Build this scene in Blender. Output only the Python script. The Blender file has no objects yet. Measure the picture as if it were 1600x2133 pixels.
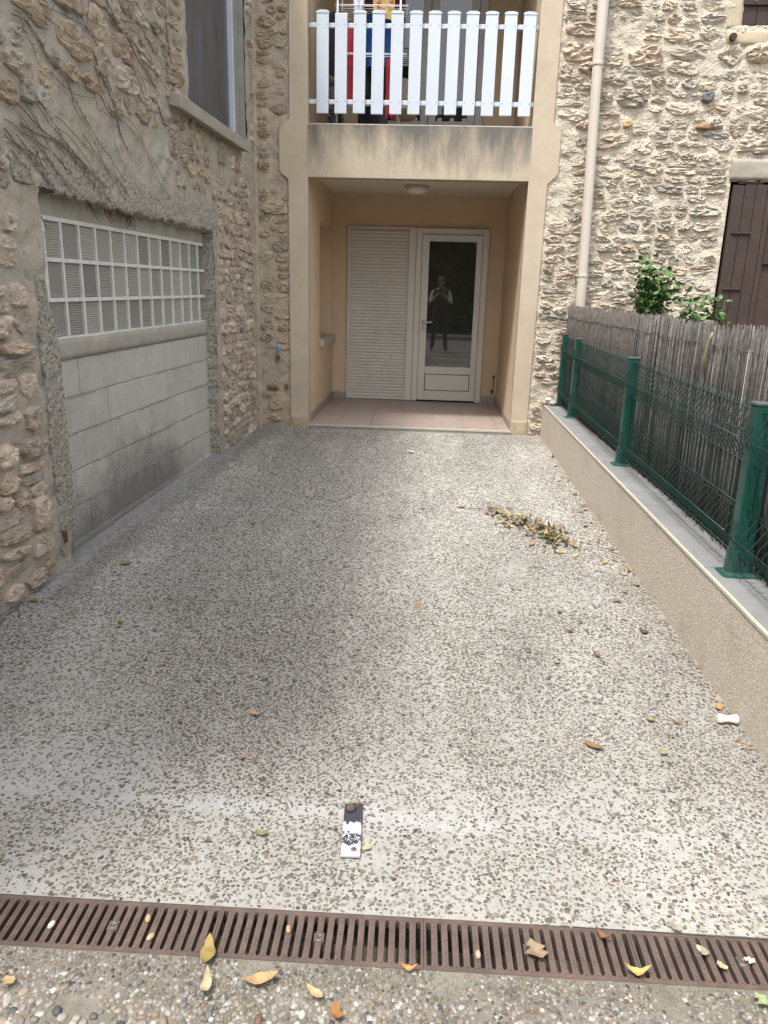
import bpy, bmesh, math, random
from mathutils import Vector, Matrix, noise
R = math.radians
rnd = random.Random(7)
sc = bpy.context.scene
COL = sc.collection

# ------------------------------------------------------------------ camera, sky, sun, exposure
CH, PITCH, YAW, ROLL, FPX = 1.497, 0.28540, 0.05115, 0.02718, 1593.65
f = Vector((-math.sin(YAW) * math.cos(PITCH), math.cos(YAW) * math.cos(PITCH), -math.sin(PITCH)))
r0 = Vector((math.cos(YAW), math.sin(YAW), 0))
u0 = r0.cross(f)
rt = r0 * math.cos(ROLL) + u0 * math.sin(ROLL)
up = u0 * math.cos(ROLL) - r0 * math.sin(ROLL)
cam = bpy.data.cameras.new('camera')
camo = bpy.data.objects.new('camera', cam)
COL.objects.link(camo)
camo.matrix_world = Matrix(((rt.x, up.x, -f.x, 0), (rt.y, up.y, -f.y, 0), (rt.z, up.z, -f.z, CH), (0, 0, 0, 1)))
cam.sensor_fit = 'HORIZONTAL'
cam.sensor_width = 36
cam.lens = FPX / 1600 * 36
cam.clip_start = 0.05
cam.clip_end = 500
sc.camera = camo

SUNV = Vector((-.27, -.37, 1)).normalized()
world = bpy.data.worlds.new('World')
sc.world = world
world.use_nodes = True
wn, wl = world.node_tree.nodes, world.node_tree.links
bg = wn['Background']
sky = wn.new('ShaderNodeTexSky')
sky.sky_type = 'NISHITA'
sky.sun_disc = False
sky.sun_elevation = math.asin(SUNV.z)
sky.sun_rotation = math.atan2(SUNV.x, SUNV.y)
sky.dust_density = 4.0
sky.air_density = 1.2
hs = wn.new('ShaderNodeHueSaturation')
hs.inputs['Saturation'].default_value = .28
wl.new(sky.outputs[0], hs.inputs['Color'])
wl.new(hs.outputs[0], bg.inputs[0])
bg.inputs[1].default_value = 0.15
sun = bpy.data.lights.new('sun', 'SUN')
sun.energy = 1.5
sun.angle = R(6)
sun.color = (1, .965, .91)
suno = bpy.data.objects.new('sun', sun)
COL.objects.link(suno)
suno.rotation_euler = SUNV.to_track_quat('Z', 'Y').to_euler()
vs = sc.view_settings
sc.display_settings.display_device = 'sRGB'
vs.view_transform = 'Standard'
vs.look = 'None'
vs.gamma = 1
vs.use_curve_mapping = False
vs.exposure = 1.42
sc.cycles.max_bounces = 8
sc.cycles.use_denoising = True

# ------------------------------------------------------------------ materials
def nodes(name):
    m = bpy.data.materials.new(name)
    m.use_nodes = True
    nt = m.node_tree
    return m, nt, nt.nodes, nt.links, nt.nodes['Principled BSDF']

def pmat(name, c1, c2=None, scale=12, rough=.9, bump=.3, bscale=90, bdist=.004, spec=.3, extra=(), obj=False, attr=None, var=0, coord='pos', metallic=0, lo=.35, hi=.65, bdetail=5):
    """noise-mottled Principled material. extra = list of (colour, scale, lo, hi, amount, stretch)"""
    m, nt, N, L, P = nodes(name)
    P.inputs['Roughness'].default_value = rough
    P.inputs['Specular IOR Level'].default_value = spec
    P.inputs['Metallic'].default_value = metallic
    if coord == 'pos':
        g = N.new('ShaderNodeNewGeometry'); co = g.outputs['Position']
    else:
        g = N.new('ShaderNodeTexCoord'); co = g.outputs['Object']
    def nz(s, det=6, stretch=None, dist=0):
        n = N.new('ShaderNodeTexNoise')
        n.inputs['Scale'].default_value = s
        n.inputs['Detail'].default_value = det
        n.inputs['Roughness'].default_value = .62
        n.inputs['Distortion'].default_value = dist
        if stretch:
            mp = N.new('ShaderNodeMapping'); mp.inputs['Scale'].default_value = stretch
            L.new(co, mp.inputs[0]); L.new(mp.outputs[0], n.inputs['Vector'])
        else:
            L.new(co, n.inputs['Vector'])
        return n
    def mr(sock, lo, hi, a=0, b=1):
        r = N.new('ShaderNodeMapRange')
        r.inputs[1].default_value = lo; r.inputs[2].default_value = hi
        r.inputs[3].default_value = a; r.inputs[4].default_value = b
        L.new(sock, r.inputs[0]); return r.outputs[0]
    def mix(fac, a, b, mode='MIX'):
        x = N.new('ShaderNodeMix'); x.data_type = 'RGBA'; x.blend_type = mode
        for sock, v in ((x.inputs[0], fac), (x.inputs[6], a), (x.inputs[7], b)):
            if hasattr(v, 'links'): L.new(v, sock)
            elif isinstance(v, (int, float)): sock.default_value = v
            else: sock.default_value = (*v, 1) if len(v) == 3 else v
        return x.outputs[2]
    if attr:
        a = N.new('ShaderNodeAttribute'); a.attribute_name = attr; base = a.outputs['Color']
        if c2:
            base = mix(mr(nz(scale).outputs[0], lo, hi), base, mix(1, base, c2, 'MULTIPLY'))
    elif obj:
        oi = N.new('ShaderNodeObjectInfo'); base = oi.outputs['Color']
        if c2:
            base = mix(mr(nz(scale).outputs[0], lo, hi), base, mix(1, base, c2, 'MULTIPLY'))
    else:
        base = mix(mr(nz(scale).outputs[0], lo, hi), c1, c2 or c1)
    for e in extra:
        c, s, lo_, hi_, amt = e[:5]
        st = e[5] if len(e) > 5 else None
        base = mix(mr(nz(s, 7, st, .4).outputs[0], lo_, hi_, 0, amt), base, c)
    if var:
        oi = N.new('ShaderNodeObjectInfo')
        mm = N.new('ShaderNodeMath'); mm.operation = 'MULTIPLY_ADD'
        mm.inputs[1].default_value = 2 * var; mm.inputs[2].default_value = 1 - var
        L.new(oi.outputs['Random'], mm.inputs[0])
        cb = N.new('ShaderNodeCombineColor')
        for k in range(3): L.new(mm.outputs[0], cb.inputs[k])
        base = mix(1, base, cb.outputs[0], 'MULTIPLY')
    L.new(base, P.inputs['Base Color'])
    if bump:
        b = N.new('ShaderNodeBump')
        b.inputs['Strength'].default_value = bump
        b.inputs['Distance'].default_value = bdist
        L.new(nz(bscale, bdetail).outputs[0], b.inputs['Height'])
        L.new(b.outputs[0], P.inputs['Normal'])
    return m

M = {}
M['mortar_r'] = pmat('cream_lime_mortar', (.65, .57, .46), (.56, .49, .395), 6, .95, 1, 42, .03, extra=[((.42, .355, .275), 18, .56, .70, .6), ((.72, .64, .51), 3, .5, .7, .6)])
M['mortar_l'] = pmat('grey_beige_mortar', (.47, .41, .33), (.375, .335, .275), 5, .95, .8, 60, .018, extra=[((.40, .395, .36), 1.6, .52, .62, .85), ((.15, .13, .10), 16, .58, .72, .55), ((.40, .33, .25), 7, .55, .7, .5)])
M['mortar_b'] = pmat('tan_mortar', (.48, .395, .295), (.41, .34, .255), 6, .95, .7, 50, .018, extra=[((.20, .165, .12), 12, .56, .7, .5), ((.36, .32, .27), 4, .5, .65, .7)])
M['stone'] = pmat('rubble_stone', None, (.74, .70, .65), 16, .95, .7, 75, .012, obj=True, lo=.38, hi=.62, extra=[((.52, .45, .36), 24, .56, .68, .5), ((.13, .11, .09), 52, .58, .68, .55), ((.38, .25, .14), 9, .62, .74, .3)])
M['roughcast'] = pmat('grey_roughcast', (.50, .46, .38), (.35, .32, .265), 34, .95, 1, 62, .02, extra=[((.42, .41, .365), 3, .5, .65, .6), ((.10, .09, .075), 62, .52, .60, .7), ((.52, .49, .41), 75, .58, .66, .6)])
M['cement'] = pmat('smooth_grey_cement', (.33, .32, .285), (.26, .255, .23), 5, .9, .5, 70, .006, extra=[((.15, .14, .12), 18, .58, .72, .5)])
M['block'] = pmat('grey_concrete_block', (.50, .48, .425), (.43, .415, .37), 7, .95, .9, 95, .007, var=.07, extra=[((.19, .185, .165), 110, .57, .66, .6), ((.40, .395, .365), 4, .55, .7, .5)])
def add_stain(m, x0, y0, rad, z0, z1, colr):
    # a damp stain: ragged patch fixed on the wall
    nt = m.node_tree; N, L = nt.nodes, nt.links; P = N['Principled BSDF']
    src = P.inputs['Base Color'].links[0].from_socket
    g = N.new('ShaderNodeNewGeometry'); sp = N.new('ShaderNodeSeparateXYZ'); L.new(g.outputs['Position'], sp.inputs[0])
    def M_(op, a, b, c=None):
        x = N.new('ShaderNodeMath'); x.operation = op
        for k, v in enumerate((a, b, c)):
            if v is None: continue
            if hasattr(v, 'links'): L.new(v, x.inputs[k])
            else: x.inputs[k].default_value = v
        return x.outputs[0]
    n = N.new('ShaderNodeTexNoise'); n.inputs['Scale'].default_value = 4.5; n.inputs['Detail'].default_value = 9; n.inputs['Roughness'].default_value = .72; L.new(g.outputs['Position'], n.inputs['Vector'])
    n2 = N.new('ShaderNodeTexNoise'); n2.inputs['Scale'].default_value = 60; n2.inputs['Detail'].default_value = 5; L.new(g.outputs['Position'], n2.inputs['Vector'])
    dy = M_('DIVIDE', M_('ABSOLUTE', M_('SUBTRACT', sp.outputs[1], y0), 0), rad)
    dz = M_('DIVIDE', M_('SUBTRACT', sp.outputs[2], z0), z1 - z0)
    t = M_('MULTIPLY_ADD', M_('MULTIPLY', dy, dy), -.35, M_('MULTIPLY_ADD', dz, -.55, M_('MULTIPLY_ADD', n.outputs[0], .95, M_('MULTIPLY', n2.outputs[0], .45))))
    r = N.new('ShaderNodeMapRange'); r.inputs[1].default_value = .10; r.inputs[2].default_value = .52; r.inputs[3].default_value = 0; r.inputs[4].default_value = .68; L.new(t, r.inputs[0])
    x = N.new('ShaderNodeMix'); x.data_type = 'RGBA'; L.new(r.outputs[0], x.inputs[0]); L.new(src, x.inputs[6]); x.inputs[7].default_value = (*colr, 1)
    L.new(x.outputs[2], P.inputs['Base Color'])
add_stain(M['block'], 0, 4.9, 1.15, 0, .55, (.085, .08, .07))
M['joint'] = pmat('block_joint_mortar', (.38, .365, .31), (.28, .27, .235), 20, .95, .7, 80, .008)
M['gjoint'] = pmat('white_grout', (.66, .65, .61), (.56, .55, .51), 20, .8, .2, 90, .002)
M['capc'] = pmat('cast_cement_sill', (.38, .355, .295), (.31, .29, .245), 7, .9, .4, 80, .005, extra=[((.17, .16, .14), 22, .58, .72, .5)])
M['render'] = pmat('beige_wall_render', (.52, .435, .325), (.475, .395, .30), 8, .95, .7, 150, .005, bdetail=3, extra=[((.40, .335, .25), 2.2, .52, .72, .55), ((.57, .48, .36), 5, .55, .7, .4), ((.30, .25, .19), 240, .62, .70, .35)])
M['render_in'] = pmat('sand_wall_render', (.64, .505, .345), (.60, .47, .32), 8, .95, .4, 260, .003, bdetail=3)
M['white_ceiling'] = pmat('off_white_ceiling_paint', (.70, .64, .54), (.66, .60, .51), 5, .9, .1, 100, .002)
M['white'] = pmat('white_pvc', (.56, .605, .67), (.53, .575, .635), 4, .35, .04, 200, .001, spec=.5, extra=[((.52, .53, .52), 9, .56, .74, .35, (1, 1, .25))])
M['pvc'] = pmat('cream_white_pvc', (.68, .655, .60), (.64, .62, .565), 4, .38, .05, 200, .001, spec=.5)
M['shutter'] = pmat('ivory_shutter_pvc', (.63, .60, .535), (.60, .57, .51), 3, .4, .05, 200, .001, spec=.5)
M['pipe'] = pmat('beige_grey_pipe', (.56, .50, .42), (.52, .47, .40), 6, .4, .05, 100, .001, spec=.5)
M['green'] = pmat('green_powder_coat', (.009, .060, .047), (.011, .070, .056), 10, .38, .1, 120, .001, spec=.5, extra=[((.10, .13, .115), 34, .62, .72, .45), ((.05, .085, .072), 6, .5, .7, .5)])
M['greenwire'] = pmat('dark_green_coated_wire', (.006, .034, .028), (.008, .042, .035), 10, .45, 0, spec=.4)
M['greycap'] = pmat('weathered_grey_cap', (.10, .115, .12), (.07, .08, .085), 30, .6, .2, 100, .002)
M['reed'] = pmat('weathered_reed', None, (.45, .45, .46), 30, .95, .4, 200, .002, obj=True, extra=[((.06, .052, .045), 50, .60, .72, .5)])
M['wire'] = pmat('rusty_wire', (.06, .055, .05), (.10, .075, .055), 40, .8, 0)
M['iron'] = pmat('rusty_cast_iron', (.118, .083, .068), (.078, .057, .048), 14, .75, .5, 160, .003, spec=.35, extra=[((.16, .105, .075), 9, .56, .7, .5), ((.16, .14, .13), 40, .62, .74, .4)])
M['dust'] = pmat('dusty_rust', (.20, .15, .135), (.13, .095, .085), 60, .9, .2, 160, .002)
M['darkmetal'] = pmat('dull_grey_steel', (.20, .19, .18), (.12, .11, .10), 40, .5, .3, 100, .002, metallic=.6)
M['channel'] = pmat('dark_wet_concrete', (.07, .062, .054), (.10, .09, .075), 10, .9, .3, 60, .005)
M['lowwall'] = pmat('pinkish_beige_roughcast', (.66, .59, .50), (.50, .44, .37), 105, .95, 1, 120, .012, lo=.44, hi=.56, bdetail=3, extra=[((.18, .15, .12), 150, .57, .64, .55), ((.58, .50, .41), 170, .58, .66, .6), ((.50, .43, .34), 3, .5, .7, .4), ((.30, .26, .22), 2.5, .56, .72, .5)])
M['coping'] = pmat('grey_cement_coping', (.215, .22, .22), (.17, .175, .175), 6, .9, .25, 120, .003, var=.05, extra=[((.27, .275, .275), 3, .54, .7, .6), ((.17, .165, .15), 25, .62, .74, .4)])
M['bead'] = pmat('cream_edge_bead', (.48, .445, .375), (.40, .37, .31), 20, .6, .1, 100, .002)
M['tile'] = pmat('pinkish_beige_floor_tile', (.36, .29, .25), (.30, .24, .21), 9, .45, .06, 60, .001, spec=.4, var=.05, extra=[((.41, .34, .295), 40, .5, .7, .4, (1, 9, 1))])
M['grout'] = pmat('tile_grout', (.33, .28, .24), (.29, .245, .21), 20, .9, .1)
M['concrete'] = pmat('grey_step_concrete', (.30, .285, .26), (.22, .21, .19), 12, .95, .4, 60, .005)
M['brown'] = pmat('dark_brown_painted_wood', (.060, .040, .033), (.045, .031, .026), 8, .6, .25, 60, .003, var=.1, extra=[((.22, .19, .18), 30, .66, .74, .45, (6, 6, 1)), ((.03, .022, .02), 20, .55, .7, .5, (5, 5, .6))])
M['brownmetal'] = pmat('dark_brown_painted_iron', (.040, .027, .022), (.06, .035, .025), 30, .6, .3, 100, .002)
M['lintel'] = pmat('grey_beige_concrete_lintel', (.36, .33, .27), (.30, .275, .23), 9, .9, .5, 60, .006, extra=[((.17, .165, .15), 18, .56, .7, .5)])
M['cream'] = pmat('cream_window_frame', (.60, .51, .38), (.55, .47, .35), 8, .6, .1)
M['plastic_white'] = pmat('white_plastic', (.78, .76, .71), (.72, .70, .64), 30, .4, .05)
M['paper'] = pmat('white_paper', (.80, .80, .82), (.7, .7, .72), 40, .9, .1)
M['rackwire'] = pmat('white_coated_wire', (.8, .8, .8), None, 10, .4, 0)
M['bark'] = pmat('dry_vine_bark', (.12, .092, .072), (.18, .145, .115), 40, .95, .3, 150, .002)
M['root'] = pmat('rusty_brown_root', (.15, .06, .03), (.09, .05, .03), 40, .95, .3)
M['leafdry'] = pmat('dry_leaf', None, (.62, .55, .45), 45, .7, .25, 120, .002, obj=True, lo=.45, hi=.7)
M['leafgreen'] = pmat('green_leaf', (.045, .115, .025), (.085, .175, .045), 12, .45, .15, 100, .002, spec=.5, attr=None)
M['hedge'] = pmat('dark_hedge_leaf', (.020, .042, .013), (.045, .075, .025), 1.5, .6, 0)
M['soil'] = pmat('garden_soil', (.07, .055, .04), (.12, .10, .075), 9, .95, .8, 40, .02)
M['asphalt'] = pmat('street_asphalt', (.10, .098, .092), (.16, .155, .145), 40, .95, .4, 120, .004)
M['ground'] = pmat('dusty_ground', (.16, .14, .11), (.10, .09, .07), .6, .95, .3, 20, .02)
M['blue'] = pmat('blue_plastic', (.03, .22, .42), None, 10, .4, 0)
M['brass'] = pmat('old_brass', (.22, .17, .10), (.12, .10, .07), 40, .45, .2, metallic=.7)
M['lampglass'] = pmat('opal_lamp_glass', (.72, .70, .64), None, 10, .25, 0, spec=.5)
M['black'] = pmat('black_rubber', (.012, .012, .012), None, 10, .5, 0)
M['greyframe'] = pmat('grey_window_frame', (.46, .45, .43), (.43, .42, .41), 6, .4, .03, spec=.5)
M['beam_plaster'] = pmat('cream_plaster_patch', (.50, .42, .30), (.44, .37, .27), 5, .95, .4, 40, .008)

def glassmat(name, base, rough=.03, ior=1.6, bump=0, axis='X'):
    m, nt, N, L, P = nodes(name)
    P.inputs['Base Color'].default_value = (*base, 1)
    P.inputs['Roughness'].default_value = rough
    P.inputs['IOR'].default_value = ior
    P.inputs['Specular IOR Level'].default_value = .6
    if bump:
        tc = N.new('ShaderNodeTexCoord')
        w = N.new('ShaderNodeTexWave'); w.bands_direction = axis; w.wave_profile = 'SIN'
        w.inputs['Scale'].default_value = 24
        b = N.new('ShaderNodeBump'); b.inputs['Strength'].default_value = bump; b.inputs['Distance'].default_value = .008
        L.new(tc.outputs['Object'], w.inputs['Vector']); L.new(w.outputs['Fac'], b.inputs['Height']); L.new(b.outputs[0], P.inputs['Normal'])
        # wavy inside face of the hollow block, seen through the glass
        n = N.new('ShaderNodeTexNoise'); n.inputs['Scale'].default_value = 9
        L.new(tc.outputs['Object'], n.inputs['Vector'])
        oi = N.new('ShaderNodeObjectInfo')
        ad = N.new('ShaderNodeMath'); ad.operation = 'MULTIPLY_ADD'; ad.inputs[1].default_value = .5; ad.inputs[2].default_value = .65
        L.new(oi.outputs['Random'], ad.inputs[0])
        mx = N.new('ShaderNodeMix'); mx.data_type = 'RGBA'; mx.blend_type = 'MULTIPLY'; mx.inputs[0].default_value = 1
        mx.inputs[6].default_value = (*base, 1)
        cb = N.new('ShaderNodeCombineColor')
        for k in range(3): L.new(ad.outputs[0], cb.inputs[k])
        L.new(cb.outputs[0], mx.inputs[7])
        rp = N.new('ShaderNodeMapRange'); rp.inputs[3].default_value = .62; rp.inputs[4].default_value = 1.15
        L.new(w.outputs['Fac'], rp.inputs[0])
        cb2 = N.new('ShaderNodeCombineColor')
        for k in range(3): L.new(rp.outputs[0], cb2.inputs[k])
        m2 = N.new('ShaderNodeMix'); m2.data_type = 'RGBA'; m2.blend_type = 'MULTIPLY'; m2.inputs[0].default_value = 1
        L.new(mx.outputs[2], m2.inputs[6]); L.new(cb2.outputs[0], m2.inputs[7])
        L.new(m2.outputs[2], P.inputs['Base Color'])
    return m
M['doorglass'] = glassmat('dark_door_glass', (.042, .044, .035), .025, 1.95)
M['winglass'] = glassmat('dark_window_glass', (.020, .022, .024), .02, 1.7)
M['gb_h'] = glassmat('glass_block_level_ribs', (.42, .41, .355), .22, 1.5, .6, 'Z')
M['gb_v'] = glassmat('glass_block_upright_ribs', (.39, .38, .33), .22, 1.5, .6, 'Y')

# curtain behind the upper window: dark net with soft folds
M['net'] = pmat('grey_net_curtain', (.075, .077, .085), (.055, .057, .066), 5, .35, 0, spec=.5, extra=[((.11, .11, .115), 14, .5, .7, .5, (1, 1, .03))])

# ------------------------------------------------------------------ mesh helpers
def link(o): COL.objects.link(o); return o

class MB:
    def __init__(s): s.v = []; s.f = []
    def add(s, vs, fs):
        k = len(s.v); s.v += [tuple(v) for v in vs]; s.f += [tuple(i + k for i in q) for q in fs]
    def box(s, a, b):
        x0, y0, z0 = a; x1, y1, z1 = b
        s.add([(x0, y0, z0), (x1, y0, z0), (x1, y1, z0), (x0, y1, z0), (x0, y0, z1), (x1, y0, z1), (x1, y1, z1), (x0, y1, z1)],
              [(3, 2, 1, 0), (4, 5, 6, 7), (0, 1, 5, 4), (1, 2, 6, 5), (2, 3, 7, 6), (3, 0, 4, 7)])
        return s
    def prism(s, pts, axis, a, b):
        """polygon pts extruded along axis from a to b"""
        n = len(pts)
        def P(p, w):
            q = list(p); q.insert(axis, w); return tuple(q)
        s.add([P(p, a) for p in pts] + [P(p, b) for p in pts],
              [tuple(range(n - 1, -1, -1)), tuple(range(n, 2 * n))] + [(i, (i + 1) % n, n + (i + 1) % n, n + i) for i in range(n)])
        return s
    def tube(s, pts, rad, n=6, caps=True):
        pts = [Vector(p) for p in pts]
        rr = rad if isinstance(rad, (list, tuple)) else [rad] * len(pts)
        vs_, fs = [], []
        prev = None
        for i, p in enumerate(pts):
            t = (pts[min(i + 1, len(pts) - 1)] - pts[max(i - 1, 0)]).normalized()
            a = Vector((0, 0, 1)) if abs(t.z) < .9 else Vector((1, 0, 0))
            if prev is not None: a = prev
            x = (a - t * a.dot(t)).normalized(); y = t.cross(x); prev = x
            for k in range(n):
                an = 2 * math.pi * k / n
                vs_.append(p + (x * math.cos(an) + y * math.sin(an)) * rr[i])
        for i in range(len(pts) - 1):
            for k in range(n):
                fs.append((i * n + k, i * n + (k + 1) % n, (i + 1) * n + (k + 1) % n, (i + 1) * n + k))
        if caps:
            fs.append(tuple(range(n - 1, -1, -1))); fs.append(tuple((len(pts) - 1) * n + k for k in range(n)))
        s.add(vs_, fs); return s
    def lathe(s, prof, c, n=20, axis='z'):
        vs_, fs = [], []
        for r_, h in prof:
            for k in range(n):
                a = 2 * math.pi * k / n
                if axis == 'z': vs_.append((c[0] + r_ * math.cos(a), c[1] + r_ * math.sin(a), c[2] + h))
                elif axis == 'y': vs_.append((c[0] + r_ * math.cos(a), c[1] + h, c[2] + r_ * math.sin(a)))
                else: vs_.append((c[0] + h, c[1] + r_ * math.cos(a), c[2] + r_ * math.sin(a)))
        m = len(prof)
        for i in range(m - 1):
            for k in range(n): fs.append((i * n + k, i * n + (k + 1) % n, (i + 1) * n + (k + 1) % n, (i + 1) * n + k))
        fs.append(tuple(range(n - 1, -1, -1))); fs.append(tuple((m - 1) * n + k for k in range(n)))
        s.add(vs_, fs); return s
    def mesh(s, name, mat, smooth=False):
        me = bpy.data.meshes.new(name)
        me.from_pydata(s.v, [], s.f)
        bm = bmesh.new(); bm.from_mesh(me); bmesh.ops.recalc_face_normals(bm, faces=bm.faces); bm.to_mesh(me); bm.free()
        if smooth: me.polygons.foreach_set('use_smooth', [len(p.vertices) <= 4 for p in me.polygons])
        if mat: me.materials.append(mat)
        return me
    def build(s, name, mat, parent=None, smooth=False, bev=0, seg=2):
        return put(name, s.mesh(name, mat, smooth), parent, bev=bev, seg=seg)

def put(name, me, parent=None, loc=(0, 0, 0), rot=(0, 0, 0), bev=0, seg=2, color=None, scale=None):
    o = link(bpy.data.objects.new(name, me))
    o.location = loc; o.rotation_euler = rot
    if scale: o.scale = scale
    if color: o.color = (*color, 1)
    if parent is not None: adopt(o, parent)
    if bev:
        b = o.modifiers.new('bevel', 'BEVEL'); b.width = bev; b.segments = seg; b.limit_method = 'ANGLE'; b.angle_limit = R(40)
    return o

PINV = {}
def worldmat(o):
    m = Matrix.LocRotScale(o.location, o.rotation_euler, o.scale)
    return worldmat(o.parent) @ o.matrix_parent_inverse @ m if o.parent else m
def adopt(o, p):
    o.parent = p
    o.matrix_parent_inverse = worldmat(p).inverted()

def thing(name, label, cat, loc=(0, 0, 0), group=None, rotz=0):
    o = link(bpy.data.objects.new(name, None)); o.empty_display_size = .1
    o.location = loc; o.rotation_euler = (0, 0, rotz)
    o['label'] = label; o['category'] = cat
    if group: o['group'] = group
    return o
def tag(o, label, cat, group=None):
    o['label'] = label; o['category'] = cat
    if group: o['group'] = group
    return o
def struct(o): o['kind'] = 'structure'; return o
def stuff(o): o['kind'] = 'stuff'; return o
def solo(mb, name, mat, label, cat, group=None, **k):
    return tag(mb.build(name, mat, None, **k), label, cat, group)

GS = .0118
def gz(y): return GS * max(0, y - 1.4)
def nz3(x, y, z, s): return noise.noise(Vector((x * s, y * s, z * s)))
def fbm(x, y, z, s, o=4):
    a, t = 1, 0
    for _ in range(o):
        t += a * nz3(x, y, z, s); s *= 2.1; a *= .5
    return t

D = 7.82          # front of the rendered bay
DB = 9.81         # back wall of the porch
SF = 7.85         # stone facade plane
def ML(u, v, d): return Vector((-1.868 + .0333 * (u - 4) + d, u, v))       # left wall: u = y, v = z, d = out of the wall
def MR(u, v, d): return Vector((u, SF - d, v))                            # facade: u = x, v = z

# ------------------------------------------------------------------ ground
def tint_mesh(name, verts, faces, cols, mat, smooth=True):
    import numpy as np
    me = bpy.data.meshes.new(name)
    verts = np.asarray(verts, 'f'); faces = np.asarray(faces, 'i')
    me.vertices.add(len(verts)); me.vertices.foreach_set('co', verts.ravel())
    me.loops.add(faces.size); me.loops.foreach_set('vertex_index', faces.ravel())
    me.polygons.add(len(faces)); me.polygons.foreach_set('loop_start', np.arange(0, faces.size, faces.shape[1], dtype='i'))
    me.update(calc_edges=True)
    a = me.color_attributes.new('tint', 'FLOAT_COLOR', 'POINT')
    c4 = np.ones((len(verts), 4), 'f'); c4[:, :3] = cols
    a.data.foreach_set('color', c4.ravel())
    if smooth: me.polygons.foreach_set('use_smooth', np.ones(len(faces), bool))
    me.materials.append(mat)
    return me

import numpy as np
rng = np.random.default_rng(5)

def drive_front(x): return 1.539 + .0126 * (x + .05)      # edge against the grating
def strip_back(x): return 1.391 + .0140 * (x + .05)
def wall_base(y): return -1.86 + .0333 * (y - 4)

big = MB(); big.add([(-60, -60, -.09), (60, -60, -.09), (60, 60, -.09), (-60, 60, -.09)], [(0, 1, 2, 3)])
struct(big.build('ground', M['ground']))

# driveway cement matrix: light cement, grimy and painted-shade patches, a fine speckle of small aggregate
m, nt, N, L, P = nodes('exposed_aggregate_cement'); M['drive'] = m
P.inputs['Roughness'].default_value = .92; P.inputs['Specular IOR Level'].default_value = .25
geo = N.new('ShaderNodeNewGeometry'); co = geo.outputs['Position']
def nn(s, d=6, st=None):
    n = N.new('ShaderNodeTexNoise'); n.inputs['Scale'].default_value = s; n.inputs['Detail'].default_value = d; n.inputs['Roughness'].default_value = .65
    if st:
        mp = N.new('ShaderNodeMapping'); mp.inputs['Scale'].default_value = st; L.new(co, mp.inputs[0]); L.new(mp.outputs[0], n.inputs['Vector'])
    else: L.new(co, n.inputs['Vector'])
    return n.outputs[0]
def mrn(s, a, b, c=0, d=1):
    r = N.new('ShaderNodeMapRange'); r.inputs[1].default_value = a; r.inputs[2].default_value = b; r.inputs[3].default_value = c; r.inputs[4].default_value = d
    L.new(s, r.inputs[0]); return r.outputs[0]
def mixn(fac, a, b):
    x = N.new('ShaderNodeMix'); x.data_type = 'RGBA'
    for sock, v in ((x.inputs[0], fac), (x.inputs[6], a), (x.inputs[7], b)):
        if hasattr(v, 'links'): L.new(v, sock)
        elif isinstance(v, (int, float)): sock.default_value = v
        else: sock.default_value = (*v, 1)
    return x.outputs[2]
at = N.new('ShaderNodeAttribute'); at.attribute_name = 'tint'
vor = N.new('ShaderNodeTexVoronoi'); vor.inputs['Scale'].default_value = 190; L.new(co, vor.inputs['Vector'])
sepv = N.new('ShaderNodeSeparateColor'); L.new(vor.outputs['Color'], sepv.inputs[0])
base = at.outputs['Color']
base = mixn(mrn(nn(60, 4), .45, .65, 0, .35), base, (.40, .375, .33))
spk = N.new('ShaderNodeMath'); spk.operation = 'MULTIPLY'
L.new(mrn(sepv.outputs[0], .66, .72, 0, 1), spk.inputs[0]); L.new(mrn(vor.outputs['Distance'], .34, .46, 1, 0), spk.inputs[1])
base = mixn(mrn(spk.outputs[0], 0, 1, 0, .62), base, (.17, .155, .135))
base = mixn(mrn(nn(170, 3), .60, .70, 0, .5), base, (.19, .175, .15))
# crusts of lichen and dirt a few centimetres wide, thicker towards the house
spy = N.new('ShaderNodeSeparateXYZ'); L.new(co, spy.inputs[0])
crm = N.new('ShaderNodeMath'); crm.operation = 'MULTIPLY'
L.new(mrn(nn(24, 8), .47, .55, 0, 1), crm.inputs[0]); L.new(mrn(spy.outputs[1], 2.0, 4.6, .16, .38), crm.inputs[1])
base = mixn(crm.outputs[0], base, (.155, .143, .118))
L.new(base, P.inputs['Base Color'])
bp = N.new('ShaderNodeBump'); bp.inputs['Strength'].default_value = .7; bp.inputs['Distance'].default_value = .004
L.new(nn(140, 5), bp.inputs['Height']); L.new(bp.outputs[0], P.inputs['Normal'])

M['pebble'] = pmat('aggregate_stone', None, (.78, .77, .75), 90, .85, .3, 200, .002, attr='tint', spec=.25, extra=[((.36, .35, .315), 110, .50, .68, .42), ((.10, .095, .085), 7, .54, .70, .35)])
M['gravel'] = pmat('river_gravel', None, (.8, .78, .75), 60, .6, .15, 150, .002, attr='tint', spec=.4)

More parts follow.
